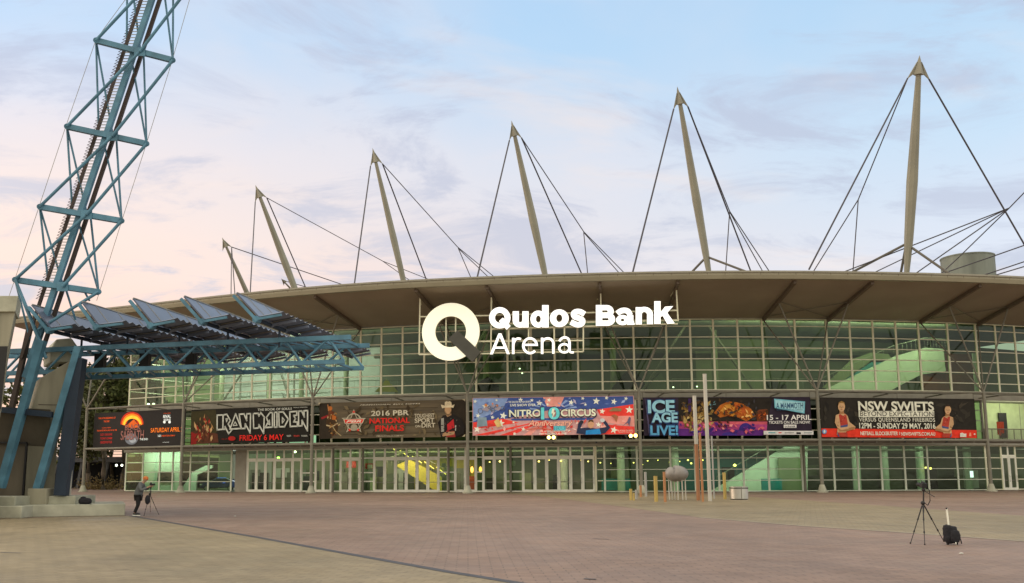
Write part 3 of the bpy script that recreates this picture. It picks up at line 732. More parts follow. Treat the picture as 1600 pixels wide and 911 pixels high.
# ---- masts and cables on the roof
def ext_down(p, q):
    """continue a member past its visible end down to the roof sheet"""
    d = (q - p).normalized(); r = q.copy()
    for _ in range(80):
        if r.z <= roofz(r) or d.z >= -0.02: break
        r += d * 0.2
    return r
TOPZ = 43.6
def mast(top, base, cap_w, cables, struts_=(), rad=0.62, ytop=None, dy=4.0):
    v = ray(*top); yt = ytop or (TOPZ - EYE) / v.z
    T = at(top[0], top[1], yt); Bp = at(base[0], base[1], yt + dy); Bp = ext_down(T, Bp)
    d = (Bp - T); L = d.length; d.normalize()
    s = d.cross(Vector((0, 1, 0))).normalized(); f = s.cross(d)
    b = MB(); ks = [(0.05, 0.42), (0.3, 0.75), (0.55, 1.0), (0.8, 0.8), (1.0, 0.36)]
    b.path([T + d * L * k for k, _ in ks], [rad * r for _, r in ks], mastp, n=8)
    m = b.build('roof_mast', ARENA, smooth=True)
    c = MB(); h = max(L * 0.085, 1.5); w = cap_w
    ring_ = [T + d * h + (s * math.cos(a) + f * math.sin(a)) * w * 0.54 for a in (0, math.pi / 2, math.pi, 3 * math.pi / 2)]
    c.add([T] + ring_, [(0, 1, 2), (0, 2, 3), (0, 3, 4), (0, 4, 1), (4, 3, 2, 1)], mastp)
    for sg in (1, -1):
        A = T + d * h * 0.35 + s * sg * w * 0.2; B_ = T + d * h * 1.25 + s * sg * w; C_ = T + d * h * 1.0 + s * sg * w * 0.5
        c.prism([A - f * 0.08, B_ - f * 0.08, C_ - f * 0.08], f * 0.16, mastp)
    c.build('mast_cap', m)
    for path in cables:
        pts = []
        for k, (x, y, dyc) in enumerate(path): pts.append(at(x, y, yt + dyc))
        if path[0][1] < top[1] + 45 and abs(path[0][0] - top[0]) < 40: pts[0] = T + d * h * 1.2 + s * w * (0.93 if path[0][0] > top[0] else -0.93)
        if path[-1][1] > 400: pts[-1] = ext_down(pts[-2], pts[-1])
        q = MB()
        for u, w_ in zip(pts, pts[1:]): q.tube(u, w_, 0.085 if len(path) == 2 and path[0][1] < top[1] + 60 else 0.06, cable, n=6)
        q.build('stay_cable', m)
    for (x0, y0_, d0, x1, y1, d1) in struts_:
        u, w_ = at(x0, y0_, yt + d0), at(x1, y1, yt + d1); w_ = ext_down(u, w_)
        q = MB(); q.tube(u, w_, 0.13, mat('dark_mast_brace', (0.11, 0.10, 0.085), 0.5), n=8); q.build('mast_brace', m)
    return m
mast((1437, 86), (1417, 423), 1.15, [[(1419, 116, 0), (1264, 421, -6)], [(1421, 116, 0), (1341, 312, 8), (1273, 421, 14)], [(1341, 312, 8), (1333, 421, 8)], [(1453, 116, 0), (1612, 402, 3)]],
     [(1416, 381, 3.7, 1336, 423, 5), (1416, 381, 3.7, 1478, 424, 1), (1416, 382, 3.7, 1408, 424, 8)], 0.56)
mast((1058, 135), (1107, 422), 0.85, [[(1052, 164, 0), (989, 424, -9)], [(1068, 162, 0), (1140, 330, 9), (1200, 421, 16)], [(1068, 162, 0), (1172, 421, 12)], [(1140, 331, 9), (1134, 422, 9)], [(1140, 331, 9), (1190, 421, 18)]],
     [(1104, 401, 3.7, 1083, 423, 5), (1104, 401, 3.7, 1162, 423, 1)], 0.47)
mast((799, 188), (851, 427), 0.8, [[(794, 214, 0), (746, 432, -14)], [(808, 204, 0), (912, 362, 10), (973, 424, 18)], [(809, 212, 0), (908, 426, 12)], [(912, 363, 10), (918, 425, 10)], [(912, 363, 10), (966, 425, 20)]], (), 0.5)
mast((582, 231), (630, 437), 0.85, [[(578, 256, 0), (554, 442, -16)], [(591, 244, 0), (715, 386, 12), (769, 430, 20)], [(591, 254, 0), (665, 434, 12)], [(716, 388, 12), (735, 432, 12)], [(716, 388, 12), (760, 430, 22)]], (), 0.47)
mast((399, 289), (460, 449), 0.95, [[(397, 307, 0), (391, 456, -18)], [(411, 296, 0), (598, 408, 14), (666, 435, 22)], [(598, 408, 14), (640, 438, 18)], [(405, 305, 0), (477, 448, 10)]], (), 0.52)
mast((347, 371), (386, 458), 0.9, [[(348, 385, 0), (361, 460, -10)], [(350, 386, 0), (367, 459, -6)], [(356, 377, 0), (536, 445, 18)]], (), 0.46)
mast((439, 435), (455, 452), 0.6, [[(449, 439, 0), (480, 449, 10)]], (), 0.34, ytop=190)
mast((1850, 30), (1790, 432), 1.15, [[(1838, 60, 0), (1577, 325, 10), (1326, 422, 12)], [(1577, 325, 10), (1370, 424, 20)], [(1577, 325, 10), (1434, 425, 12)], [(1577, 325, 10), (1495, 405, 14), (1470, 428, 14)], [(1838, 300, 2), (1550, 401, 10), (1480, 425, 12)], [(1838, 330, 2), (1555, 424, 10)], [(1838, 345, 2), (1572, 425, 10)]], (), 0.72)
tk = mat('tank_grey', (0.20, 0.22, 0.19), 0.7, var=0.25, scale=0.8, streak=True)
a, c = at(1475, 426, 101), at(1551, 426, 101); mid = (a + c) / 2; r = (c - a).length / 2
b = MB(); zt = zat(1512, 404, 101); b.tube((mid.x, mid.y, roofz(mid)), (mid.x, mid.y, zt), r, tk, n=36); b.tube((mid.x, mid.y, zt), (mid.x, mid.y, zt + 0.12), r + 0.06, tk, n=36)
b.build('roof_tank', ARENA, smooth=True)

# ------------------------------------------------------------------ flat faces: lettering and pictures
class Face:
    """an upright plane through two ground points; its own u (along) and z (up)"""
    def __init__(self, A, B):
        self.A = Vector((A[0], A[1], 0)); d = Vector((B[0] - A[0], B[1] - A[1], 0)); self.L = d.length; self.d = d.normalized()
        self.n = Vector((self.d.y, -self.d.x, 0))          # towards the plaza
    def uz(self, px, py):
        v = ray(px, py); o = Vector((0, 0, EYE)); t = (self.A - o).dot(self.n) / v.dot(self.n); p = o + v * t
        return (p - self.A).dot(self.d), p.z
    def P(self, u, z, off=0.0):
        return self.A + self.d * u + self.n * off + Vector((0, 0, z))
def text_mesh(s, bold=0.0, shear=0.0, space=1.0, extrude=0.0, width=None):
    c = bpy.data.curves.new('lettering', 'FONT'); c.body = s; c.offset = bold; c.shear = shear; c.space_character = space; c.extrude = extrude
    c.resolution_u = 6
    o = bpy.data.objects.new('lettering', c); COL.objects.link(o)
    dg = bpy.context.evaluated_depsgraph_get(); dg.update()
    me = bpy.data.meshes.new_from_object(o.evaluated_get(dg))
    v = [tuple(p.co) for p in me.vertices]; f = [tuple(p.vertices) for p in me.polygons]
    bpy.data.objects.remove(o); bpy.data.curves.remove(c); bpy.data.meshes.remove(me)
    return v, f
def put_text(b, face, s, x0, yb, x1, yt, m, off, bold=0.0, shear=0.0, space=1.0, depth=0.0, cap=None):
    """fit a line of lettering into the rectangle whose lower left and upper right corners are given in pixels"""
    v, f = text_mesh(s, bold, shear, space, 0.5 if depth else 0.0)
    if not v: return
    xs = [p[0] for p in v]; ys = [p[1] for p in v]
    u0, z0 = face.uz(x0, yb); u1, z1 = face.uz(x1, yt)
    ax, bx = min(xs), max(xs); ay, by = min(ys), max(ys)
    if cap is not None: ay = cap
    pts = [face.P(u0 + (p[0] - ax) / (bx - ax) * (u1 - u0), z0 + (p[1] - ay) / (by - ay) * (z1 - z0), off + (p[2] * 2 * depth if depth else 0)) for p in v]
    b.add(pts, f, m)
def put_poly(b, face, pts, m, off):
    b.poly([face.P(*face.uz(x, y), off) for x, y in pts], m)
def put_stroke(b, face, pts, w, m, off):
    """a line of constant width (metres) on the face"""
    q = [face.uz(x, y) for x, y in pts]
    for (u0, z0), (u1, z1) in zip(q, q[1:]):
        L = math.hypot(u1 - u0, z1 - z0); a, c = (u1 - u0) / L * w / 2, (z1 - z0) / L * w / 2
        b.poly([face.P(u0 - a + c, z0 - c - a, off), face.P(u1 + a + c, z1 + c - a, off), face.P(u1 + a - c, z1 + c + a, off), face.P(u0 - a - c, z0 - c + a, off)], m)
def ell(cx, cy, rx, ry, n=18, a0=0, a1=360):
    return [(cx + rx * math.cos(R_(a0 + (a1 - a0) * k / n)), cy + ry * math.sin(R_(a0 + (a1 - a0) * k / n))) for k in range(n + (0 if a1 - a0 == 360 else 1))]
def star(cx, cy, r, rot=-90, k=0.42):
    return [(cx + r * (1 if j % 2 == 0 else k) * math.cos(R_(rot + 36 * j)), cy + r * (1 if j % 2 == 0 else k) * math.sin(R_(rot + 36 * j))) for j in range(10)]
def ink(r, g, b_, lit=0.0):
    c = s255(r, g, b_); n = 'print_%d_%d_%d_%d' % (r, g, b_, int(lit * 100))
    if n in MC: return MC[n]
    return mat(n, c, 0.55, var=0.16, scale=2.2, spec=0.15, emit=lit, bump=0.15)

# ------------------------------------------------------------------ the big sign under the roof
sgA, sgB = at(767, 514, 88.6), at(1052, 506.5, 86.0)
d_ = Vector((sgB.x - sgA.x, sgB.y - sgA.y, 0)).normalized()
FS = Face(Vector((sgA.x, sgA.y, 0)) - d_ * 9, Vector((sgB.x, sgB.y, 0)))
sgm = at(850, 560, 87.9)
SIGN = thing('arena_sign', (sgm.x, sgm.y, 12.0), 'huge illuminated white lettering with round cream Q emblem hung under the curved roof', 'sign')
signw = glow('sign_white_light', (1.0, 0.985, 0.94), 0.86); signc = glow('sign_cream_light', (0.92, 0.88, 0.68), 0.58)
signret = mat('sign_return_cream', (0.6, 0.57, 0.42), 0.5); signd = mat('sign_dark_grey', (0.075, 0.075, 0.062), 0.5)
# heavy letters, each one a solid tray letter of its own, drawn in the grid of an enlarged view
def letter(ox, parts):
    b = MB(); T = lambda x, y: FS.uz(ox + x / 7.27, 455 + y / 7.27); lay = [0]
    def solid(pts):
        lay[0] += 0.002; b.prism([FS.P(*T(*q), 0.22) for q in pts], FS.n * (0.18 + lay[0]), signret)
        b.poly([FS.P(*T(*q), 0.403 + lay[0]) for q in pts], signw)
    def strip(outer, inner):
        for k in range(len(outer) - 1): lay[0] -= 0.002 if k else 0; solid([outer[k], outer[k + 1], inner[k + 1], inner[k]])
    for p in parts:
        if p[0] == 'r': _, x0, y0_, x1, y1 = p; solid([(x0, y0_), (x1, y0_), (x1, y1), (x0, y1)])
        elif p[0] == 'p': solid(p[1])
        elif p[0] == 'a':
            _, cx, cy, rx, ry, ix, iy, a0, a1 = p; n = 28
            arc = lambda u, v: [(cx + u * math.cos(R_(a0 + (a1 - a0) * k / n)), cy + v * math.sin(R_(a0 + (a1 - a0) * k / n))) for k in range(n + 1)]
            strip(arc(rx, ry), arc(ix, iy))
        elif p[0] == 's':
            _, pts, w = p; P = []
            for k in range(len(pts) - 1):
                p0, p1, p2, p3 = pts[max(0, k - 1)], pts[k], pts[k + 1], pts[min(len(pts) - 1, k + 2)]
                for t in (0, .25, .5, .75):
                    P.append(tuple(0.5 * (2 * p1[c] + (p2[c] - p0[c]) * t + (2 * p0[c] - 5 * p1[c] + 4 * p2[c] - p3[c]) * t * t + (3 * p1[c] - p0[c] - 3 * p2[c] + p3[c]) * t ** 3) for c in (0, 1)))
            P.append(pts[-1]); o_, i_ = [], []
            for k, q in enumerate(P):
                a, c = P[max(0, k - 1)], P[min(len(P) - 1, k + 1)]; dx, dy = c[0] - a[0], c[1] - a[1]; L = math.hypot(dx, dy)
                o_.append((q[0] - dy / L * w / 2, q[1] + dx / L * w / 2)); i_.append((q[0] + dy / L * w / 2, q[1] - dx / L * w / 2))
            strip(o_, i_)
    b.build('letter', SIGN)
letter(640, [('a', 1030, 310, 121, 121, 54, 57, 0, 360), ('p', [(1020, 348), (1064, 308), (1152, 402), (1108, 446)])])
letter(640, [('r', 1175, 236, 1246, 340), ('r', 1285, 236, 1356, 420), ('a', 1263, 338, 88, 84, 20, 24, 180, 0), ])
letter(640, [('a', 1466, 325, 90, 97, 27, 40, 0, 360), ('r', 1508, 166, 1583, 420)])
letter(850, [('a', 176, 315, 107, 101, 34, 44, 0, 360)])
letter(850, [('s', [(462, 270), (420, 245), (372, 240), (338, 262), (350, 298), (400, 315), (440, 340), (428, 378), (376, 388), (306, 358)], 62)])
letter(850, [('r', 590, 165, 662, 402), ('r', 662, 166, 712, 226), ('r', 662, 250, 722, 314), ('r', 662, 340, 722, 401), ('a', 712, 238, 80, 72, 12, 12, -90, 90), ('a', 722, 327, 86, 74, 12, 13, -90, 90)])
letter(850, [('s', [(832, 262), (868, 236), (912, 226), (956, 240), (978, 282)], 62), ('r', 944, 280, 1014, 390), ('p', [(1000, 340), (1014, 340), (1032, 388), (990, 389)]), ('a', 892, 336, 74, 58, 20, 16, 0, 360)])
letter(850, [('r', 1040, 190, 1110, 386), ('a', 1138, 276, 98, 90, 30, 32, -180, 0), ('r', 1168, 275, 1236, 383)])
letter(850, [('r', 1250, 122, 1322, 380), ('p', [(1310, 262), (1372, 184), (1464, 178), (1376, 278), (1318, 300)]), ('p', [(1330, 262), (1388, 240), (1482, 374), (1398, 379)])])
letter(640, [('p', [(1013, 487), (1048, 487), (1143, 721), (1110, 721)]), ('p', [(1015, 487), (1048, 487), (951, 723), (918, 723)]), ('r', 970, 636, 1092, 660)])
letter(640, [('r', 1168, 537, 1196, 720), ('s', [(1184, 606), (1204, 562), (1234, 545), (1270, 551)], 26)])
letter(640, [('a', 1372, 626, 90, 97, 62, 70, 42, 360), ('r', 1288, 604, 1460, 628)])
letter(640, [('r', 1495, 535, 1523, 719), ('a', 1572, 600, 77, 70, 50, 43, -180, 0), ('r', 1622, 598, 1649, 716)])
letter(850, [('s', [(176, 574), (204, 543), (243, 532), (280, 551), (292, 592)], 27), ('r', 279, 585, 306, 690), ('s', [(292, 670), (304, 699), (340, 701)], 24), ('a', 233, 655, 70, 59, 44, 34, 0, 360)])
cu, cz = FS.uz(705.5, 519.5); ru = (FS.uz(750.5, 519.5)[0] - FS.uz(661, 519.5)[0]) / 2; ri = ru * 0.535
b = MB(); n = 64; vs, fs = [], []
for k in range(n):
    a = 2 * math.pi * k / n
    for r, o in ((ru, 0.15), (ru, 0.5), (ri, 0.5), (ri, 0.15)): vs.append(FS.P(cu + r * math.cos(a), cz + r * math.sin(a), o))
face_f = [(4 * k + 1, 4 * ((k + 1) % n) + 1, 4 * ((k + 1) % n) + 2, 4 * k + 2) for k in range(n)]
rest = []
for k in range(n):
    for j in (0, 2, 3): rest.append((4 * k + j, 4 * ((k + 1) % n) + j, 4 * ((k + 1) % n) + (j + 1) % 4, 4 * k + (j + 1) % 4))
b.add(vs, face_f, signc); b.add(vs, rest, signret); b.build('emblem_ring', SIGN)
tl = [FS.uz(x, y) for x, y in ((702, 531), (716, 517.5), (752.5, 551.5), (739, 566.5))]
b = MB(); b.prism([FS.P(u, z, 0.2) for u, z in tl], FS.n * 0.42, signd); b.build('emblem_tail', SIGN)
b = MB()
def sbar(x0, y0_, x1, y1, w=0.13):
    u0, z0 = FS.uz(x0, y0_); u1, z1 = FS.uz(x1, y1); b.bar(FS.P(u0, z0, 0.0), FS.P(u1, z1, 0.0), w, w, mull, up=FS.n)
for x0, y0_, x1, y1 in ((656.5, 460, 655, 554), (768, 457, 767, 553), (938.5, 434, 939, 503), (1056.5, 448, 1059.5, 502), (656, 495, 768, 493), (655, 554, 767, 552.5), (655.5, 534.5, 911, 532),
                      (768, 492.5, 1058, 485), (768, 506.5, 1059.5, 500.5), (768, 514, 1059, 506), (767, 551.5, 911.5, 549.5), (911.5, 511, 911.5, 549.5), (882, 511, 882, 549.5), (866, 512, 866, 549.5), (826, 512, 826, 550), (795, 513, 795, 551), (697, 494, 697, 540), (712, 494, 712, 540), (986, 508, 986, 502)):
    sbar(x0, y0_, x1, y1)
b.build('support_frame', SIGN)
b = MB()
for x, y in ((656.5, 462), (768, 458), (938.5, 436), (1056.5, 449)):      # hangers back to the roof beams
    u, z = FS.uz(x, y); p = FS.P(u, z, 0); dd = Vector((p.x, p.y)) - CW; e = eaveR(math.atan2(dd.x, -dd.y)); zz = soffz(dd.length, e)
    if zz > z: b.tube(p, (p.x, p.y, zz), 0.07, mull, n=6)
    b.tube(p, (p.x, p.y + 2.5, soffz(dd.length - 2.5, e)), 0.05, mull, n=6)
b.build('hanger', SIGN)

# ------------------------------------------------------------------ event banners
def banner(i, corners, ox, oy, s, bg, label, inw=0.55, thick=0.06):
    A, B = NODE[i], NODE[i + 1]; dd = (B - A).normalized(); nn = Vector((dd.y, -dd.x, 0))
    F = Face(A - nn * inw, B - nn * inw)
    (x0, yt0), (x1, yt1), (x2, yb0), (x3, yb1) = corners          # TL TR BL BR in photograph pixels
    u0 = (F.uz(x0, yt0)[0] + F.uz(x2, yb0)[0]) / 2; u1 = (F.uz(x1, yt1)[0] + F.uz(x3, yb1)[0]) / 2
    zt = (F.uz(x0, yt0)[1] + F.uz(x1, yt1)[1]) / 2; zb = (F.uz(x2, yb0)[1] + F.uz(x3, yb1)[1]) / 2
    zt = min(zt, ZN - 0.18); c = F.P((u0 + u1) / 2, zb)
    root = thing('event_banner', (c.x, c.y, c.z), label, 'banner', 'event banners hung along the arena front')
    b = MB(); b.prism([F.P(u0, zb), F.P(u1, zb), F.P(u1, zt), F.P(u0, zt)], F.n * thick, bg); b.build('panel', root)
    for u in (u0, (u0 + u1) / 2, u1):
        e = MB(); e.tube(F.P(u, zb + 0.05, -0.06), F.P(u, ZG - 0.05, -0.06), 0.03, steel, n=6); e.build('hanger', root); e = MB()
        e.tube(F.P(u, zt - 0.05, -0.06), F.P(u, ZN, -0.06), 0.03, steel, n=6)
        e.build('hanger', root)
    F.t = lambda x, y: (ox + s * x, oy + s * y)
    F.root = root; F.box = (u0, zb, u1, zt); F.th = thick
    return F
class Art:
    """artwork in the pixel grid of one enlarged view (origin ox, oy and scale s)"""
    def __init__(self, F): self.F = F; self.b = MB(); F.k = getattr(F, 'k', 0)
    def off(self): self.F.k += 1; return self.F.th + 0.004 + 0.0011 * self.F.k
    def poly(self, pts, m): put_poly(self.b, self.F, [self.F.t(*p) for p in pts], m, self.off())
    def rect(self, x0, y0_, x1, y1, m): self.poly([(x0, y1), (x1, y1), (x1, y0_), (x0, y0_)], m)
    def stroke(self, pts, w, m): put_stroke(self.b, self.F, [self.F.t(*p) for p in pts], w, m, self.off())
    def text(self, s, x0, yb, x1, yt, m, **k):
        # every line of writing is a part of its own
        a = self.F.t(x0, yb); c = self.F.t(x1, yt); b = MB(); k['bold'] = k.get('bold', 0) * 0.62
        put_text(b, self.F, s, a[0], a[1], c[0], c[1], m, self.off(), **k); b.build('lettering', self.F.root)
    def mottle(self, poly, cols, n, size, seed=1, lit=0.0):
        r = random.Random(seed); xs = [q[0] for q in poly]; ys = [q[1] for q in poly]
        def inside(x, y):
            c = False
            for (ax, ay), (bx, by) in zip(poly, poly[1:] + poly[:1]):
                if (ay > y) != (by > y) and x < (bx - ax) * (y - ay) / (by - ay) + ax: c = not c
            return c
        for _ in range(n):
            x, y = r.uniform(min(xs), max(xs)), r.uniform(min(ys), max(ys)); a = r.uniform(0, 3.14); L, w = size * r.uniform(0.5, 1.4), size * r.uniform(0.2, 0.6)
            q = [(x + math.cos(a + t) * (L if k % 2 == 0 else w), y + math.sin(a + t) * (L if k % 2 == 0 else w)) for k, t in enumerate((0, 1.3, 3.14, 4.5))]
            if inside(x, y) and all(inside(*p_) for p_ in q): self.poly(q, ink(*r.choice(cols), lit))
    def done(self, name):
        if self.b.f: return self.b.build('logo' if name == 'lettering' else name, self.F.root)
def clampx(F, pts): return pts

# 1: black display with an orange burning arc
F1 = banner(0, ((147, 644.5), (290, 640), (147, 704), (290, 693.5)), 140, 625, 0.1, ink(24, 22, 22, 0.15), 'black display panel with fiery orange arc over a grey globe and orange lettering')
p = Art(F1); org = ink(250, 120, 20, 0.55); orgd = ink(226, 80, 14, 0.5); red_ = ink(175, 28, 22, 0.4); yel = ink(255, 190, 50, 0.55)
p.poly(ell(670, 370, 178, 185, 24, 176, 364) + ell(670, 370, 80, 80, 16, 364, 176), ink(190, 40, 8, 0.4))
p.poly(ell(672, 385, 158, 172, 24, 180, 360) + ell(675, 400, 112, 112, 18, 360, 180), org)
p.poly(ell(674, 392, 142, 150, 24, 184, 352) + ell(676, 404, 116, 112, 18, 352, 184), yel)
p.poly(ell(660, 610, 100, 88, 24), ink(105, 110, 118, 0.3)); p.poly(ell(680, 630, 52, 40, 20), ink(150, 156, 162, 0.35))
p.poly([(560, 420), (700, 300), (790, 420), (700, 440)], ink(205, 88, 20, 0.4))
p.done('printed_picture')
p = Art(F1); brn = ink(140, 92, 84, 0.35); dk = ink(40, 22, 20)
p.text('BLACK', 553, 482, 818, 375, dk, bold=0.03); p.text('BLACK', 560, 476, 810, 380, brn, bold=0.012)
p.text('SABBATH', 486, 634, 866, 462, dk, bold=0.03); p.text('SABBATH', 492, 626, 858, 470, brn, bold=0.012)
p.text('THE END', 790, 630, 918, 596, ink(215, 225, 220, 0.5), bold=0.02)
p.text('SATURDAY APRIL 23', 962, 510, 1490, 420, org, bold=0.01)
p.text('THIS IS THE BEGINNING OF', 148, 302, 415, 262, orgd, bold=0.015); p.text('THE END', 228, 350, 318, 318, orgd, bold=0.015)
p.text('THE FINAL TOUR BY', 200, 446, 345, 424, orgd, bold=0.015); p.text('THE GREATEST METAL BAND OF ALL TIME', 122, 492, 435, 458, orgd, bold=0.015)
for k, s_ in enumerate(('OZZY OSBOURNE', 'TONY IOMMI', 'GEEZER BUTLER')): p.text(s_, 175, 560 + 60 * k, 362, 520 + 60 * k, red_, bold=0.02)
p.text('SPECIAL GUESTS', 1165, 216, 1275, 200, orgd, bold=0.01); wht = ink(225, 232, 228, 0.5)
p.text('RIVAL', 1160, 285, 1280, 230, wht, bold=0.03); p.text('SONS', 1166, 330, 1276, 290, wht, bold=0.03)
for x in (1178, 1258): p.poly(ell(x, 345, 20, 22) , wht)
p.text('TICKETS', 1072, 580, 1128, 545, wht, bold=0.01); p.text('LIVENATION.COM.AU', 1132, 572, 1345, 542, orgd, bold=0.01); p.text('LIVE NATION', 1152, 668, 1250, 654, wht)
p.done('lettering')
# 2: black banner with angular white lettering
F2 = banner(1, ((299, 642), (485, 632), (298.5, 695), (483.5, 689)), 280, 620, 0.1375, ink(28, 27, 22), 'black banner with angular white outlined lettering and red date line beneath')
p = Art(F2)
p.poly([(140, 170), (420, 145), (440, 400), (140, 540)], ink(58, 54, 30)); p.poly([(140, 400), (200, 380), (440, 420), (450, 520), (140, 540)], ink(86, 48, 30)); p.poly([(140, 400), (190, 420), (200, 540), (138, 545)], ink(140, 30, 26))
rs = random.Random(11)
for k in range(70):
    x, y = rs.gauss(295, 60), rs.gauss(370, 90)
    if not (160 < x < 425 and 190 < y < 500): continue
    a = rs.uniform(0.9, 2.2); L, w = rs.uniform(18, 60), rs.uniform(5, 16); ux, uy = math.cos(a), math.sin(a)
    p.poly([(x - ux * L, y - uy * L), (x - uy * w, y + ux * w), (x + ux * L, min(525, y + uy * L)), (x + uy * w, y - ux * w)], ink(*rs.choice(((176, 134, 84), (128, 82, 46), (196, 160, 112), (96, 50, 32), (150, 40, 30), (70, 48, 30)))))
p.done('printed_picture')
p = Art(F2); wl_ = ink(196, 200, 190); blk = ink(22, 22, 19)
G = [  # letters of the title as closed strokes: outline polygons in the enlarged view
    [(440, 210), (505, 207), (505, 370), (440, 375)],
    [(510, 207), (550, 200), (590, 270), (565, 310), (605, 380), (570, 420), (530, 340), (530, 370), (505, 370)],
    [(650, 195), (715, 360), (585, 368)],
    [(690, 200), (745, 195), (775, 270), (775, 195), (820, 192), (815, 410), (760, 310), (757, 360), (715, 362)],
    [(850, 192), (905, 188), (915, 220), (935, 180), (975, 230), (968, 415), (915, 320), (912, 355), (855, 360)],
    [(1000, 235), (1040, 180), (1068, 180), (1068, 345), (985, 350), (1020, 290)],
    [(1090, 178), (1120, 176), (1120, 345), (1090, 347)],
    [(1140, 175), (1190, 172), (1250, 255), (1205, 340), (1145, 342)],
    [(1265, 172), (1345, 166), (1345, 210), (1310, 214), (1330, 250), (1310, 285), (1350, 288), (1350, 335), (1270, 338)],
    [(1365, 165), (1400, 162), (1430, 230), (1425, 160), (1468, 157), (1465, 385), (1405, 270), (1405, 330), (1365, 333)],
]
for g_ in G:
    cx = sum(q[0] for q in g_) / len(g_); cy = sum(q[1] for q in g_) / len(g_)
    p.stroke(g_ + [g_[0]], 0.16, wl_)
for g_ in ([(540, 250), (560, 250), (548, 285)], [(645, 285), (668, 325), (622, 328)], [(1180, 235), (1205, 265), (1180, 300)], [(1010, 300), (1035, 265), (1040, 320)]): p.stroke(g_ + [g_[0]], 0.10, wl_)
p.text('THE BOOK OF SOULS', 900, 162, 1290, 122, wl_, bold=0.03); p.text('WORLD TOUR 2016', 1305, 130, 1465, 112, wl_, bold=0.01)
p.text('FRIDAY 6 MAY', 695, 500, 1195, 425, ink(232, 44, 36), bold=0.02); p.text('SPECIAL GUESTS', 490, 488, 560, 474, ink(150, 30, 26)); p.poly(ell(608, 474, 42, 26), ink(170, 30, 26))
for x0, x1, c in ((1230, 1280, wl_), (1310, 1375, ink(200, 60, 50)), (1395, 1465, wl_)): p.text('TICKETS', x0, 455, x1, 435, c, bold=0.02)
p.done('lettering')
# 3: brown plank banner with cowboy
wood = mat('printed_planks', s255(92, 80, 58), 0.55, var=0.4, scale=0.5)
nt = wood.node_tree; mp_ = [q for q in nt.nodes if q.type == 'MAPPING'][0]; mp_.inputs['Scale'].default_value = (0.5, 0.5, 5.5)
F3 = banner(2, ((499.4, 630), (728, 623.6), (499.4, 686), (728, 682)), 490, 615, 0.15625, wood, 'brown plank printed banner with cowboy in white hat and red lettering')
p = Art(F3)
p.poly([(60, 100), (170, 95), (200, 300), (180, 450), (60, 455)], ink(52, 44, 34)); p.poly([(1360, 70), (1523, 62), (1523, 432), (1420, 438)], ink(50, 42, 32))
for y in (150, 235, 320, 400): p.stroke([(300, y + 10), (1240, y - 10)], 0.06, ink(66, 56, 40))
# bucking bull and rider
p.poly([(150, 160), (185, 170), (235, 240), (225, 280), (160, 270), (150, 210)], ink(110, 60, 34)); p.poly(ell(168, 148, 22, 22), ink(190, 110, 50)); p.stroke([(145, 115), (152, 170)], 0.10, ink(190, 130, 80)); p.stroke([(90, 245), (140, 225)], 0.22, ink(150, 40, 40))
p.poly([(130, 260), (215, 250), (250, 330), (240, 390), (280, 425), (230, 395), (190, 420), (170, 360), (130, 330)], ink(70, 52, 32)); p.stroke([(135, 318), (190, 330), (240, 300)], 0.12, ink(200, 180, 140)); p.stroke([(200, 340), (225, 380), (275, 420)], 0.10, ink(170, 150, 110)); p.stroke([(190, 345), (185, 440)], 0.10, ink(90, 70, 46)); p.poly([(190, 210), (230, 230), (220, 265), (185, 260)], ink(186, 104, 44))
p.mottle([(130, 150), (250, 200), (290, 430), (150, 430)], [(120, 84, 46), (60, 46, 30), (168, 120, 60), (200, 170, 120), (96, 50, 30)], 60, 14, 3)
p.mottle([(300, 110), (1250, 75), (1250, 425), (300, 440)], [(104, 90, 64), (80, 68, 48), (120, 106, 78), (70, 58, 42)], 120, 34, 5)
# cowboy
p.poly([(1250, 290), (1300, 220), (1400, 205), (1480, 250), (1520, 330), (1510, 400), (1420, 436), (1280, 436)], ink(34, 30, 28)); p.poly([(1280, 250), (1308, 245), (1312, 380), (1282, 385)], ink(160, 160, 150)); p.poly([(1340, 310), (1405, 255), (1415, 340), (1345, 375)], ink(190, 40, 46)); p.poly([(1420, 320), (1432, 318), (1430, 370), (1420, 372)], ink(190, 190, 180))
p.poly([(1325, 190), (1375, 190), (1385, 215), (1345, 235), (1330, 215)], ink(168, 132, 96)); p.poly(ell(1350, 165, 34, 46, 18), ink(186, 150, 112)); p.poly([(1322, 175), (1340, 205), (1365, 205), (1380, 172), (1376, 208), (1352, 226), (1330, 212)], ink(120, 96, 70))
p.poly([(1280, 112), (1300, 118), (1318, 122), (1318, 90), (1335, 78), (1352, 84), (1370, 78), (1385, 92), (1386, 122), (1400, 116), (1416, 110), (1404, 144), (1380, 140), (1320, 142), (1292, 150)], ink(214, 198, 164))
p.poly([(1330, 372), (1415, 375), (1425, 436), (1335, 436)], ink(150, 50, 48)); p.poly([(1285, 405), (1330, 385), (1420, 380), (1410, 410), (1300, 430)], ink(176, 140, 104))
p.mottle([(1255, 295), (1400, 215), (1515, 330), (1505, 400), (1285, 430)], [(50, 46, 44), (24, 22, 22), (70, 60, 56), (90, 84, 80)], 60, 12, 7); p.mottle([(1285, 118), (1400, 118), (1385, 80), (1318, 85)], [(190, 172, 136), (230, 216, 184)], 14, 8, 9)
for c in ([(60, 93), (85, 92), (60, 118)], [(1490, 57), (1523, 56), (1523, 80)], [(1523, 405), (1523, 430), (1492, 432)]): p.poly(c, ink(190, 180, 150))
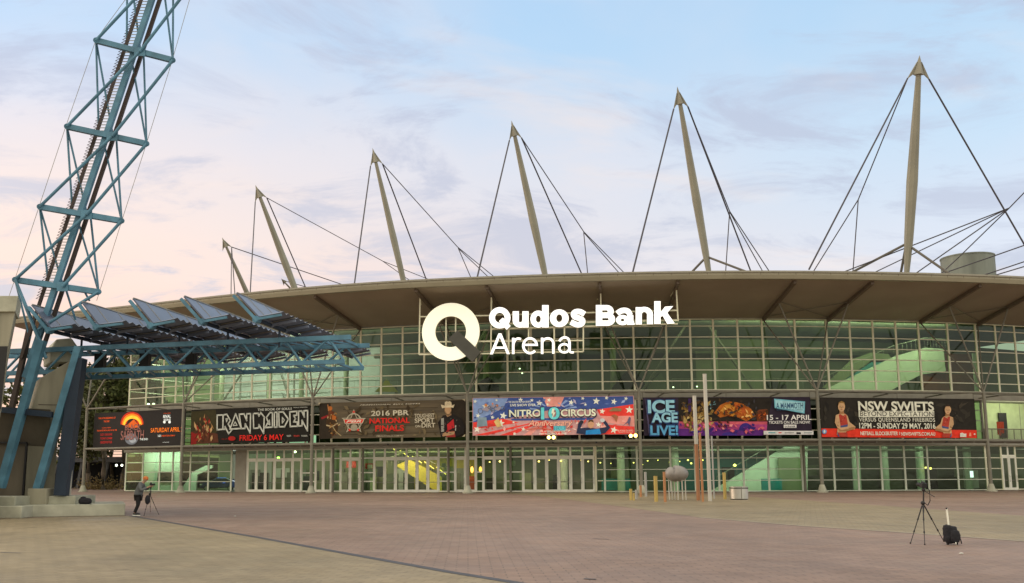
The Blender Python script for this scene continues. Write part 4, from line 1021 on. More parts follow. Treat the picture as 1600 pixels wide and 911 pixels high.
# star emblem
red3 = ink(222, 48, 40); crm = ink(200, 192, 168)
p.poly(star(412, 285, 128, -90, 0.40), crm); p.poly(star(412, 285, 112, -90, 0.40), ink(78, 66, 50)); p.stroke(ell(412, 285, 74, 82, 26) + [(486, 285)], 0.12, crm); p.poly(ell(415, 340, 34, 34), ink(160, 152, 132))
for x, y in ((412, 185), (370, 365), (455, 365)): p.poly(star(x, y, 18), red3)
p.poly([(308, 258), (520, 252), (500, 300), (322, 304)], crm); p.poly([(318, 263), (510, 258), (494, 294), (328, 298)], red3)
p.done('printed_picture')
p = Art(F3)
p.text('PBR', 335, 292, 488, 266, ink(235, 228, 210), bold=0.03, shear=0.3)
p.text('2016 PBR', 585, 226, 962, 165, ink(206, 200, 176), bold=0.035); p.text('NATIONAL', 568, 302, 970, 240, red3, bold=0.045); p.text('FINALS', 626, 380, 912, 315, red3, bold=0.045)
p.text('TOUGHEST', 1016, 244, 1216, 200, crm, bold=0.03); p.text('SPORT', 1020, 295, 1215, 245, crm, bold=0.04); p.text('ON', 1024, 340, 1076, 315, crm, bold=0.03); p.text('DIRT', 1088, 342, 1225, 295, crm, bold=0.04)
p.text('PROFESSIONAL BULL RIDERS', 474, 122, 1075, 97, ink(220, 214, 192), bold=0.02, shear=0.35, space=1.25); p.text('PBRAUSTRALIA.COM.AU', 640, 432, 905, 418, crm, bold=0.01)
p.done('lettering')
# 4: stars and stripes
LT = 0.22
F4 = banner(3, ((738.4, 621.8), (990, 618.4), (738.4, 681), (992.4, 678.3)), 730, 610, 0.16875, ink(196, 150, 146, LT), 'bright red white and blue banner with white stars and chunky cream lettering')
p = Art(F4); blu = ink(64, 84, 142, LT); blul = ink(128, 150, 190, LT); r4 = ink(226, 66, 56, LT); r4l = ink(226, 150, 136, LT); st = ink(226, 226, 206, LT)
p.poly([(56, 74), (1534, 54), (1540, 130), (1200, 180), (800, 175), (380, 260), (56, 300)], blu)
p.poly([(56, 74), (380, 72), (330, 170), (56, 290)], blul)
p.poly([(1200, 178), (1538, 128), (1546, 250), (1230, 235)], r4); p.poly([(1230, 240), (1546, 235), (1548, 330), (1300, 300)], r4l); p.poly([(1300, 318), (1548, 335), (1550, 402), (1240, 408)], r4)
for k in range(9):                 # sun rays
    a0 = 186 + 19 * k; a1 = a0 + 8
    def rp_(a, r): return (800 + r * 1.9 * math.cos(R_(a)), 190 + r * math.sin(R_(a)))
    q = [rp_(a0, 60), rp_(a1, 60), rp_(a1, 118), rp_(a0, 118)]
    if all(62 < y for _, y in q): p.poly(q, (blul, r4l)[k % 2 == 0 and 3 < k < 6])
p.poly([(56, 296), (330, 262), (480, 300), (56, 360)], r4)
for k, (x0, x1) in enumerate(((60, 190), (300, 420), (520, 590), (680, 740), (830, 900))): p.poly([(x0, 416), (x1, 414), (690 + 14 * k, 285), (670 + 14 * k, 285)], r4 if k != 2 else r4l)
p.poly([(700, 62), (900, 60), (860, 150), (740, 150)], r4l); p.poly([(400, 262), (1190, 252), (1150, 275), (420, 280)], blu)
for x, y, r in ((74, 103, 20), (272, 92, 14), (170, 150, 34), (335, 235, 36), (100, 235, 24), (312, 305, 38), (95, 360, 36), (235, 250, 20), (668, 118, 30), (600, 92, 18), (758, 90, 22), (745, 130, 16), (962, 112, 28), (1070, 75, 18), (1095, 132, 16), (1195, 100, 36), (1290, 70, 20), (1358, 105, 30), (1470, 76, 20), (1500, 180, 38), (1250, 195, 28), (1215, 318, 28), (1358, 368, 36), (440, 402, 18), (520, 360, 22), (430, 296, 14), (945, 380, 20), (495, 88, 24)):
    p.poly(star(x, y, r, -90 + (x % 17)), st)
p.mottle([(60, 76), (1530, 58), (1535, 128), (800, 172), (60, 290)], [(150, 166, 200), (96, 116, 168), (180, 170, 190), (60, 76, 132)], 70, 24, 4, LT)
p.mottle([(60, 300), (1540, 240), (1545, 398), (60, 412)], [(232, 170, 156), (214, 90, 80), (236, 200, 184), (200, 60, 54)], 80, 22, 6, LT)
gw = ink(104, 104, 112, LT)
def bike(cx, cy, s_):
    for dx, dy in ((-1, 0.3), (1, -0.3)): p.stroke(ell(cx + dx * 55 * s_, cy + dy * 40 * s_, 22 * s_, 22 * s_, 14) + [(cx + dx * 55 * s_ + 22 * s_, cy + dy * 40 * s_)], 0.06, gw)
    p.poly([(cx - 45 * s_, cy), (cx, cy - 30 * s_), (cx + 45 * s_, cy - 20 * s_), (cx + 10 * s_, cy + 18 * s_)], ink(150, 140, 150, LT)); p.poly(ell(cx - 5 * s_, cy - 42 * s_, 13 * s_, 14 * s_), ink(210, 130, 70, LT))
bike(180, 180, 1.0); bike(285, 175, 0.8); bike(240, 150, 0.6); p.poly([(100, 250), (180, 250), (190, 330), (90, 340)], ink(126, 146, 156, LT)); p.poly([(250, 290), (290, 250), (320, 330), (280, 345)], ink(206, 176, 110, LT))
p.poly([(1310, 195), (1350, 160), (1430, 170), (1425, 195)], ink(140, 116, 80, LT)); p.poly([(1330, 235), (1365, 222), (1400, 240), (1380, 300), (1360, 260)], ink(160, 100, 70, LT)); p.poly([(1440, 330), (1480, 290), (1500, 245), (1515, 255), (1500, 335), (1485, 300)], ink(96, 92, 116, LT))
# cheering man in a blue shirt
sk = ink(206, 156, 120, LT)
p.poly([(1010, 400), (1030, 300), (1065, 280), (1070, 305), (1050, 350), (1110, 345), (1200, 355), (1290, 340), (1255, 295), (1280, 280), (1325, 345), (1280, 395), (1230, 408), (1095, 410)], ink(44, 52, 76, LT)); p.poly([(1100, 372), (1225, 355), (1240, 405), (1096, 410)], ink(44, 130, 190, LT)); p.poly(ell(1145, 312, 30, 40), sk); p.poly([(1118, 300), (1130, 272), (1165, 275), (1172, 300), (1145, 288)], ink(90, 66, 46, LT)); p.poly(ell(1058, 295, 20, 16), ink(50, 50, 60, LT)); p.poly(ell(1252, 278, 22, 18), ink(196, 200, 200, LT))
p.done('printed_picture')
p = Art(F4); dkb = ink(58, 54, 64, LT); crm4 = ink(222, 224, 196, LT); trq = ink(104, 206, 208, LT)
p.text('NITRO', 380, 262, 692, 172, dkb, bold=0.06); p.text('CIRCUS', 858, 256, 1200, 166, dkb, bold=0.06)
p.text('NITRO', 390, 248, 682, 178, crm4, bold=0.04); p.text('CIRCUS', 868, 243, 1190, 173, crm4, bold=0.04)
p.text('10', 676, 280, 862, 148, dkb, bold=0.06); p.text('10', 684, 272, 856, 156, trq, bold=0.04); p.poly([(790, 170), (812, 170), (800, 205), (818, 205), (786, 262), (795, 215), (780, 215)], crm4)
p.text('Anniversary', 560, 356, 982, 268, ink(120, 70, 62, LT), bold=0.03, shear=0.3); p.text('Anniversary', 564, 350, 978, 272, ink(240, 176, 150, LT), bold=0.02, shear=0.3)
p.stroke([(555, 362), (700, 350), (800, 372)], 0.14, ink(196, 104, 86, LT)); p.rect(800, 330, 912, 374, ink(84, 160, 176, LT)); p.text('TOUR', 808, 370, 904, 335, trq, bold=0.03)
p.text('THE GREATEST ACTION SPORTS', 384, 118, 590, 98, st, bold=0.015); p.text('LIVE SHOW EVER', 400, 150, 635, 124, st, bold=0.03)
p.text('A NITRO CIRCUS LIVE', 690, 388, 905, 372, st, bold=0.02); p.text('NITROCIRCUS.LIVE', 672, 412, 920, 392, st, bold=0.03); p.text('THE WORLD OF NITRO', 1380, 378, 1536, 366, st); p.text('TICKETS ON SALE', 1400, 392, 1536, 382, st)
p.done('lettering')
# 5: purple ice show banner (its cartoon animals are left out)
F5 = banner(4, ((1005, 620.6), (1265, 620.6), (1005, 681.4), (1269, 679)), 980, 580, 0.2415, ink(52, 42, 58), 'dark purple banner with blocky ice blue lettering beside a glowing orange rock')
p = Art(F5)
p.poly([(330, 172), (940, 172), (905, 330), (330, 330)], ink(44, 38, 32)); p.poly([(330, 326), (905, 326), (900, 385), (330, 372)], ink(206, 92, 110)); p.poly([(330, 345), (905, 345), (900, 390), (330, 380)], ink(176, 70, 130)); p.poly([(330, 372), (880, 380), (875, 416), (330, 418)], ink(96, 44, 128))
p.poly([(560, 270), (600, 220), (650, 196), (700, 200), (760, 215), (800, 245), (830, 290), (770, 325), (720, 300), (650, 290), (600, 300)], ink(186, 104, 36)); p.poly([(600, 260), (630, 220), (690, 204), (720, 250), (690, 285), (640, 280)], ink(216, 152, 62)); p.poly([(690, 210), (740, 215), (780, 250), (750, 290), (715, 280)], ink(196, 96, 40))
p.poly([(830, 270), (850, 250), (905, 245), (905, 320), (840, 325)], ink(120, 62, 34)); p.poly(ell(765, 385, 45, 50, 16, 180, 360), ink(62, 44, 126)); p.poly(ell(660, 415, 50, 20, 12, 180, 360), ink(70, 50, 140)); p.mottle([(335, 190), (575, 185), (560, 380), (350, 415)], [(150, 118, 60), (178, 152, 92), (120, 92, 46), (96, 70, 50), (196, 170, 110)], 130, 26, 31)
p.rect(392, 178, 412, 262, ink(66, 44, 92))
p.mottle([(565, 268), (620, 215), (700, 202), (800, 245), (828, 288), (770, 322), (640, 290)], [(226, 150, 50), (170, 80, 26), (240, 190, 110), (130, 60, 24), (206, 116, 44)], 90, 16, 2)
p.mottle([(330, 330), (905, 330), (900, 415), (340, 415)], [(224, 110, 120), (150, 60, 140), (84, 40, 124), (240, 150, 150), (60, 40, 120)], 80, 20, 8)
p.mottle([(335, 175), (935, 175), (905, 325), (335, 325)], [(58, 48, 38), (34, 30, 28), (80, 60, 40), (60, 60, 66)], 70, 18, 12)
p.mottle([(835, 270), (850, 250), (905, 248), (903, 318), (842, 322)], [(210, 100, 40), (160, 70, 30), (80, 40, 24)], 22, 10, 13)
p.mottle([(520, 195), (575, 190), (572, 240), (530, 262)], [(110, 170, 176), (150, 196, 196), (90, 130, 140)], 14, 9, 14)
p.mottle([(575, 305), (662, 305), (662, 375), (580, 375)], [(120, 52, 34), (60, 30, 26), (84, 38, 30)], 26, 12, 16)
for k in range(5): p.stroke([(110 + 6 * k, 180 + 50 * k), (135, 330 + 18 * k)], 0.05, ink(86, 78, 110))
p.rect(875, 387, 1196, 412, ink(216, 216, 214)); p.done('printed_picture')
p = Art(F5); ice = ink(150, 206, 226); iced = ink(48, 74, 122); ice2 = ink(96, 170, 214)
p.text('ICE', 124, 282, 306, 182, iced, bold=0.07); p.text('ICE', 130, 274, 300, 188, ice, bold=0.06)
p.text('AGE', 148, 342, 326, 262, iced, bold=0.07); p.text('AGE', 154, 334, 320, 268, ice, bold=0.06)
p.text('LIVE!', 140, 422, 328, 344, iced, bold=0.06); p.text('LIVE!', 146, 415, 322, 352, ice2, bold=0.05)
p.poly([(942, 180), (1142, 198), (1138, 276), (946, 240)], ink(120, 186, 204)); p.poly([(950, 188), (1134, 205), (1130, 266), (952, 232)], ink(158, 208, 218))
p.text('A MAMMOTH', 956, 244, 1128, 206, ink(60, 96, 130), bold=0.03); p.text('LIVE ADVENTURE ON ICE', 960, 256, 1126, 246, ink(60, 96, 130), bold=0.01)
w5 = ink(226, 226, 222)
p.text('15 - 17 APRIL', 896, 318, 1182, 284, w5, bold=0.03); p.text('TICKETS ON SALE NOW!', 908, 342, 1172, 322, w5, bold=0.025); p.rect(1004, 347, 1086, 368, w5); p.text('ticketek', 1010, 366, 1080, 350, ink(52, 42, 58), bold=0.02)
for x0, x1, c in ((905, 950, ink(90, 160, 170)), (970, 990, ink(200, 70, 70)), (1010, 1070, ink(150, 150, 150)), (1086, 1114, ink(40, 40, 44)), (1136, 1186, ink(150, 160, 160))): p.rect(x0, 396, x1, 403 if x1 != 1114 else 408, c)
p.done('lettering')
# 6: black and red netball banner
F6 = banner(5, ((1281.5, 621), (1522, 623.5), (1282.6, 683.4), (1526, 685)), 1270, 610, 0.16875, ink(44, 40, 34), 'black banner with red lower stripe, white lettering and two netball players')
p = Art(F6); r6 = ink(232, 60, 40)
p.poly([(76, 352), (1512, 368), (1514, 442), (80, 432)], r6)
def player(cx, head, sc, fl, fair):
    def T(pts): return [(cx + fl * x * sc, head + y * sc) for x, y in pts]
    sk1 = ink(206, 166, 124); sk2 = ink(168, 122, 82); top = ink(178, 66, 52); navy = ink(70, 84, 130)
    p.poly(T([(-22, 30), (24, 30), (28, 70), (60, 90), (-60, 95), (-20, 75)]), sk2)
    p.poly(T([(-60, 92), (-30, 80), (40, 80), (66, 100), (86, 165), (150, 215), (140, 245), (70, 240), (30, 300), (-50, 300), (-40, 230), (-70, 170)]), sk1)
    p.poly(T([(-28, 86), (-12, 82), (20, 100), (36, 84), (52, 90), (70, 190), (-10, 205)]), top); p.poly(T([(-12, 205), (70, 190), (64, 215), (-8, 225)]), navy)
    p.poly(T([(-44, 228), (30, 235), (140, 215), (146, 238), (60, 262), (-20, 270)]), sk2); p.poly(T([(-30, 232), (60, 220), (80, 236), (0, 250)]), sk1)
    p.mottle(T([(-56, 100), (-30, 90), (-10, 200), (-50, 290), (-64, 180)]), [(176, 136, 88), (206, 170, 124), (140, 98, 58)], 16, 12, 23); p.mottle(T([(-26, 90), (50, 92), (66, 188), (-8, 202)]), [(196, 84, 64), (150, 50, 42), (206, 120, 100)], 16, 10, 24)
    p.poly(T([(-36, 275), (60, 275), (66, 322), (-40, 318)]), top); p.poly(T([(-46, 262), (-30, 300), (-20, 322), (-40, 318)]), navy)
    p.poly(T(ell(0, 0, 37, 55, 20)), sk1); p.poly(T([(-37, -6), (-30, -44), (0, -58), (30, -44), (38, -6), (24, -34), (-22, -36)]), ink(150, 116, 66) if fair else ink(60, 44, 32))
    p.poly(T([(-24, 4), (-8, 2), (-8, 8), (-22, 9)]), ink(80, 58, 40)); p.poly(T([(8, 2), (22, 4), (22, 9), (8, 8)]), ink(80, 58, 40)); p.poly(T([(-12, 30), (12, 30), (6, 36), (-6, 36)]), ink(160, 80, 66)); p.poly(T([(-3, 6), (3, 6), (7, 20), (-6, 20)]), sk2)
p.mottle([(80, 75), (1480, 85), (1490, 360), (80, 350)], [(56, 52, 44), (36, 33, 29), (66, 60, 50), (50, 44, 36)], 90, 40, 21)
player(258, 150, 0.87, 1, True); player(1240, 178, 0.80, -1, False)
p.poly(ell(98, 382, 22, 22), ink(96, 150, 200)); p.poly(ell(98, 382, 10, 14), ink(220, 226, 226))
p.poly([(1352, 432), (1352, 398), (1372, 392), (1392, 402), (1410, 400), (1410, 432)], ink(224, 222, 210)); p.poly([(1432, 425), (1440, 392), (1452, 392), (1456, 425)], ink(236, 150, 120)); p.poly(ell(1486, 406, 8, 8), ink(236, 210, 200))
p.done('printed_picture')
p = Art(F6); w6 = ink(226, 226, 208)
p.text('NSW SWIFTS', 412, 190, 1106, 106, w6, bold=0.05); p.rect(414, 192, 1112, 248, w6); p.text('BEYOND EXPECTATION', 428, 238, 1104, 199, ink(60, 56, 44), bold=0.008)
p.text('VERSUS QUEENSLAND FIREBIRDS', 420, 296, 1118, 256, w6, bold=0.015, space=1.12); p.text('12PM - SUNDAY 29 MAY, 2016', 422, 362, 1122, 304, w6, bold=0.035)
p.text('NETBALL BLOCKBUSTER', 432, 416, 776, 382, w6, bold=0.035); p.rect(788, 384, 793, 414, w6); p.text('NSWSWIFTS.COM.AU', 806, 420, 1120, 388, w6, bold=0.03)
p.done('lettering')

# ------------------------------------------------------------------ leaning lattice tower on its concrete base
YT = 40.6
def tw(x, y, dy=0.0): return at(x, y, YT + dy)
tb = ground(60, 806)
TOWER = thing('lattice_tower', (tb.x, YT, 0), 'tall leaning blue steel lattice tower rising from a stepped concrete base', 'tower')
def seg(name, mt, lst, w, h=None, dy=0.0, parent=None):
    b = MB()
    for x0, y0_, x1, y1 in lst: b.bar(tw(x0, y0_, dy), tw(x1, y1, dy), w, h or w, mt)
    return b.build(name, parent or TOWER)
def lx(y, x0=237.0, k=-0.3347): return x0 + k * y         # centre line of the main boom at a height in pixels
seg('boom', bluest, [(lx(-60), -60, lx(590), 590)], 0.22, 0.24)
seg('boom', brownst, [(lx(-60) - 16.5, -60, lx(560) - 16.5, 560)], 0.12, 0.13, 0.45)
seg('boom', brownst, [(lx(-60) + 12.5, -60, lx(560) + 12.5, 560)], 0.14, 0.16, 0.45)
# ladder with its zigzag guard beside the left boom
b = MB(); ys = np.arange(-40, 470, 4.7)
for k, y in enumerate(ys[:-1]):
    a = tw(lx(y) - 19, y, 0.45); c = tw(lx(y) - 26, y + 3.4, 0.45); e = tw(lx(ys[k + 1]) - 19, ys[k + 1], 0.45)
    b.bar(a, c, 0.018, 0.018, brownst); b.bar(c, e, 0.018, 0.018, brownst)
    b.bar(tw(lx(y) - 14, y, 0.4), tw(lx(y) - 3, y, 0.4), 0.03, 0.03, alu)
b.build('ladder', TOWER)
ARMS = [((150, 63), (270, 94)), ((104.5, 197.5), (229, 224.5)), ((62, 323), (190, 345)), (( 23.5, 437), (154, 456))]
ARMS = [((199, -80), (315, -45))] + ARMS
def lerp2(a, c, t): return (a[0] + (c[0] - a[0]) * t, a[1] + (c[1] - a[1]) * t)
for k, (l, r) in enumerate(ARMS):
    b = MB(); b.bar(tw(*l, -0.2), tw(*r, -0.2), 0.16, 0.24, bluest)
    b.bar(tw(l[0], l[1] + 3.4, 0.1), tw(r[0], r[1] + 3.4, 0.1), 0.1, 0.1, bluest)
    for e in (l, r): b.tube(tw(*e, -0.35), tw(*e, 0.25), 0.13, bluest, n=10)
    cmid = tw(*lerp2(l, r, 0.57), -0.31); b.box(cmid, (0.5, 0.03, 0.42), bluest)
    b.build('cross_arm', TOWER)
    if k + 1 < len(ARMS):
        l2, r2 = ARMS[k + 1]; cm = lerp2(l, r, 0.57); cm2 = lerp2(l2, r2, 0.57)
        rows = [(*l2, *cm), (*r, *cm2)]
        thin = [(*l, *lerp2(l2, r2, 0.40)), (*l, *lerp2(l2, r2, 0.58)), (*lerp2(l, r, 0.62), *r2), (*lerp2(l, r, 0.44), *r2)]
    else:
        rows = [(*l, 68, 545), (*r, 60, 515), (*l, 72, 560)]
        thin = [(*l, 47, 530), (130, 452, 140, 470), (*lerp2(l, r, 0.6), 118, 500)]
    b = MB()
    for q, (x0, y0_, x1, y1) in enumerate(rows): b.tube(tw(x0, y0_, -0.32 - 0.05 * q), tw(x1, y1, -0.32 - 0.05 * q), 0.07, bluest, n=8)
    for q, (x0, y0_, x1, y1) in enumerate(thin): b.tube(tw(x0, y0_, 0.15 + 0.06 * q), tw(x1, y1, 0.5 + 0.06 * q), 0.048, bluest, n=8)
    b.build('brace', TOWER)
for pts in ([(312, -40), (296, 0), (269, 95), (229, 224), (190, 346), (151, 470)], [(210, -20), (150, 62), (103, 197), (61, 323), (23, 437), (-30, 590)]):
    b = MB(); b.path([tw(x, y, 0.6) for x, y in pts], 0.014, alu, 5); b.build('stay_rod', TOWER)
# legs and base
seg('leg', bluest, [(66, 532, 1, 762)], 0.36, 0.3, -0.6)
seg('leg', bluest, [(124, 542, 59, 764)], 0.36, 0.3, -0.4)
seg('leg', blued, [(124, 560, 97, 774)], 0.56, 0.5, -0.25)
seg('leg', brownst, [(46, 515, 18, 640)], 0.24, 0.2, 0.6)
b = MB(); b.tube(tw(114, 700, -0.1), tw(109, 774, -0.1), 0.05, alu); b.build('conduit', TOWER)
b = MB(); b.prism([tw(x, y, 0.3) for x, y in ((84, 776), (90, 690), (112, 604), (116, 560), (64, 590), (48, 640), (-60, 640), (-60, 776))], (-1.9, 3.2, 0), conc); b.build('buttress', TOWER, bevel=0.04)
b = MB(); b.prism([tw(x, y, 1.2) for x, y in ((78, 566), (118, 566), (124, 545), (112, 528), (88, 530), (78, 548))], (-1.2, 2.0, 0), concl); b.build('concrete_cap', TOWER, bevel=0.05)
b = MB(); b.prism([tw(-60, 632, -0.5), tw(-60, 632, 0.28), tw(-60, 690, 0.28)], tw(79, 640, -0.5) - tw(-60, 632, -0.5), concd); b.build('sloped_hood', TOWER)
b = MB(); b.bar(tw(-40, 636, -0.55), tw(82, 648, -0.55), 0.2, 0.25, blued); b.build('hood_beam', TOWER)
b = MB(); b.bar(tw(-60, 691, 0.18), tw(42, 692, 0.18), 0.16, 0.07, black); b.bar(tw(42, 692, 0.18), tw(36, 775, 0.18), 0.1, 0.07, black, up=Vector((1, 0, 0)))
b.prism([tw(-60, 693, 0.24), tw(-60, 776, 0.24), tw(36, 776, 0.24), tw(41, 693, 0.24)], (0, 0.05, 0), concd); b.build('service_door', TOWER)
def slab(name, x0, x1, ytop, ybot, depth, m):
    a = ground(x0, ybot); c = at(x1, ybot, a.y); h = zat((x0 + x1) / 2, ytop, a.y); b = MB(); b.box(((a.x + c.x) / 2, a.y + depth / 2, h / 2), (c.x - a.x, depth, h), m); return b.build(name, TOWER, bevel=0.03), a.y, h
def block(name, x0, x1, ytop, z0, Yf, depth, m):
    a, c = at(x0, ytop, Yf), at(x1, ytop, Yf); b = MB(); b.box(((a.x + c.x) / 2, Yf + depth / 2, (a.z + z0) / 2), (c.x - a.x, depth, a.z - z0), m); b.build(name, TOWER, bevel=0.03)
pc0 = ground(36, 808.5); rzp = R_(21); hs = zat(100, 788.5, pc0.y + 0.6); pw = 3.95; ys_ = pc0.y + 0.55
b = MB(); dxp, dyp = Vector((math.cos(rzp), math.sin(rzp), 0)), Vector((-math.sin(rzp), math.cos(rzp), 0))
b.box(pc0 + dxp * pw / 2 + dyp * 2.4 + Vector((0, 0, hs / 2)), (pw, 4.8, hs), concl, rzp); b.build('plinth', TOWER, bevel=0.03)
_, y2_, h2 = slab('plinth', -140, 33, 791, 810.5, 3.0, concl)
block('plinth_step', -140, 24, 776.5, h2 - 0.01, y2_ + 0.55, 2.0, concl); block('plinth_step', 74, 118, 775, hs - 0.01, ys_ + 0.7, 2.2, concl); block('leg_footing', 43, 73, 763.5, hs - 0.01, ys_ + 0.45, 1.6, conc)

b = MB()
for y, x0, x1 in ((632, 60, 104), (690, 44, 89.5)): b.bar(tw(x0, y, 0.292), tw(x1, y + 1, 0.292), 0.012, 0.03, concd)
b.build('pour_joint', TOWER)

# leaning concrete pillar cut by the picture's left edge
pb_ = at(-22, 700, 36.5)
PILLAR = thing('concrete_pillar', (pb_.x, 36.5, 0), 'leaning concrete pillar with dark lower panel standing left of the blue tower', 'pillar')
def q36(x, y, d=0.0): return at(x, y, 36.5 + d)
b = MB(); b.prism([q36(25, 480), q36(10, 556), q36(0, 632), q36(-36, 815), q36(-110, 815), q36(-60, 468)], (-0.72, 1.6, 0), conc); b.build('shaft', PILLAR, bevel=0.03)
b = MB(); b.prism([q36(28.5, 462, -0.12), q36(24, 487, -0.12), q36(-60, 487, -0.12), q36(-60, 462, -0.12)], (-0.75, 1.85, 0), concl); b.build('cap', PILLAR, bevel=0.03)
b = MB(); b.prism([q36(12, 541, -0.06), q36(1, 640, -0.06), q36(-60, 640, -0.06), q36(-60, 541, -0.06)], (-0.02, 0.05, 0), black); b.build('dark_panel', PILLAR)

# ------------------------------------------------------------------ solar canopy carried on twin blue trusses
cn = at(300, 540, 42.0)
CAN = thing('solar_canopy', (cn.x, 42, 0), 'blue steel canopy of five tilted solar panels on long twin trusses beside the tower', 'canopy')
solar = mat('solar_panel_glass', (0.085, 0.105, 0.16), 0.3, var=0.15, scale=0.8, spec=0.6)
corr = mat('corrugated_underside', (0.17, 0.20, 0.27), 0.55)
def truss(xs0, xs1, yt0, yt1, yb0, yb1, Y0_, Y1_, n, xb1):
    def top(t): return at(xs0 + (xs1 - xs0) * t, yt0 + (yt1 - yt0) * t, Y0_ + (Y1_ - Y0_) * t)
    def bot(t): return at(xs0 + (xb1 - xs0) * t, yb0 + (yb1 - yb0) * t, Y0_ + (Y1_ - Y0_) * t)
    b = MB(); b.bar(top(0), top(1), 0.18, 0.21, bluest); b.bar(bot(0), bot(1), 0.18, 0.19, bluest); b.build('truss_chord', CAN)
    b = MB()
    for k in range(n):
        t0, t1 = k / n, (k + 1) / n
        b.tube(top(t0) if k % 2 == 0 else bot(t0), bot(t1) if k % 2 == 0 else top(t1), 0.055, bluest, n=8)
    b.build('truss_web', CAN)
    return top, bot
T1, B1 = truss(-30, 548, 551, 527, 585, 565, 42.0, 39.5, 17, 538)
T2, B2 = truss(-30, 577, 558, 540, 596, 575, 44.8, 41.9, 17, 568)
b = MB()
for k in range(18):
    t = k / 17.5
    b.bar(T1(t), T2(t), 0.1, 0.12, bluest); b.bar(B1(t), B2(t), 0.1, 0.1, bluest)
    if k < 17: b.bar(T1(t), T2((k + 1) / 17.5), 0.06, 0.06, bluest)
b.build('cross_beam', CAN)
NE = [((45, 480), (75, 516), (112, 511)), ((123, 475), (150, 511), (192, 506)), ((203, 470), (235, 509), (273, 502)), ((283, 467), (315, 503), (355, 496)), ((365, 462), (400, 499), (440, 492))]
for k, (a, v, c) in enumerate(NE):
    Yn = 40.0 - 0.62 * k; dirv = Vector((0.2, 1.0, 0.0)).normalized() * 12.3
    A, V_, C_ = at(*a, Yn), at(*v, Yn), at(*c, Yn)
    nrm = Vector((-(A - V_).z, 0, (A - V_).x)).normalized() * -1
    if nrm.z < 0: nrm = -nrm
    pn = MB(); pn.prism([V_ + nrm * 0.12, A + nrm * 0.12, A + nrm * 0.18, V_ + nrm * 0.18], dirv, solar)
    root = pn.build('solar_panel', CAN)
    e = MB()
    for s_ in np.linspace(0.0, 1.0, 9):
        o = dirv * float(s_); mm = bluest if s_ == 0 else corr; e.bar(V_ + o - (A - V_).normalized() * 0.1, A + o, 0.12, 0.2, mm, up=Vector((0, 1, 0))); e.bar(V_ + o, C_ + o, 0.10, 0.15, mm, up=Vector((0, 1, 0)))
        if s_ > 0: e.bar(V_ + o + Vector((0.1, -0.06, 0.12)), C_ + o + Vector((0, -0.06, 0.12)), 0.02, 0.10, alu, up=Vector((0, 1, 0)))
    e.tube(V_ - dirv * 0.004, V_ + dirv * 0.02, 0.15, bluest, n=10); e.tube(V_ + dirv * 0.02, V_ + dirv, 0.09, blued, n=10)  # tube behind its blue end is darkened, its shade put into the colour
    for s_ in (0.2, 0.42):
        o = V_ + dirv * float(s_); e.tube(o, Vector((o.x, o.y, 7.2)), 0.05, blued, n=8)
    e.build('panel_frame', root)
    w = MB(); n_ = 46; vs, fs = [], []          # folded sheet whose ribs run across the gutter wing
    for j in range(n_ + 1):
        o = dirv * (j / n_); h = 0.10 if j % 2 else 0.0
        vs += [V_ + o + Vector((0.05, 0, 0.1 + h)), C_ + o + Vector((-0.02, 0, 0.1 + h))]
    for j in range(n_): fs.append((2 * j, 2 * j + 1, 2 * j + 3, 2 * j + 2))
    w.add(vs, fs, corr); w.build('gutter_sheet', root)
    gr = MB()
    for s_ in np.linspace(0.08, 0.92, 7): gr.bar(V_ + nrm * 0.185 + dirv * float(s_), A + nrm * 0.185 + dirv * float(s_), 0.03, 0.02, alu)
    gr.bar(A + nrm * 0.19, A + nrm * 0.19 + dirv, 0.05, 0.04, alu); gr.build('panel_trim', root)
b = MB()
for t in (0.16, 0.3): b.tube(T1(t) + Vector((0, 1.2, 0)), T1(t) + Vector((0, 1.2, -2.0)), 0.02, black)
for px, lab in ((103, 'first'), (157, 'second'), (227, 'third'), (299, 'fourth')):
    p = at(px, 560, 42.8); o = MB(); o.box((p.x, p.y, p.z - 0.15), (0.42, 0.42, 0.72), black); o.tube((p.x, p.y, p.z + 0.2), (p.x, p.y, p.z + 0.75), 0.04, black)
    o.box((p.x, p.y - 0.22, p.z - 0.15), (0.34, 0.03, 0.62), rubber)
    where = {103: 'black loudspeaker hanging under the blue truss nearest the tower legs', 157: 'black loudspeaker under the blue truss in front of the trees', 227: 'black loudspeaker under the blue truss at the left edge of the upper glass', 299: 'black loudspeaker under the blue truss furthest from the tower'}[px]
    tag(o.build('loudspeaker', None), where, 'loudspeaker', 'loudspeakers under the blue truss')

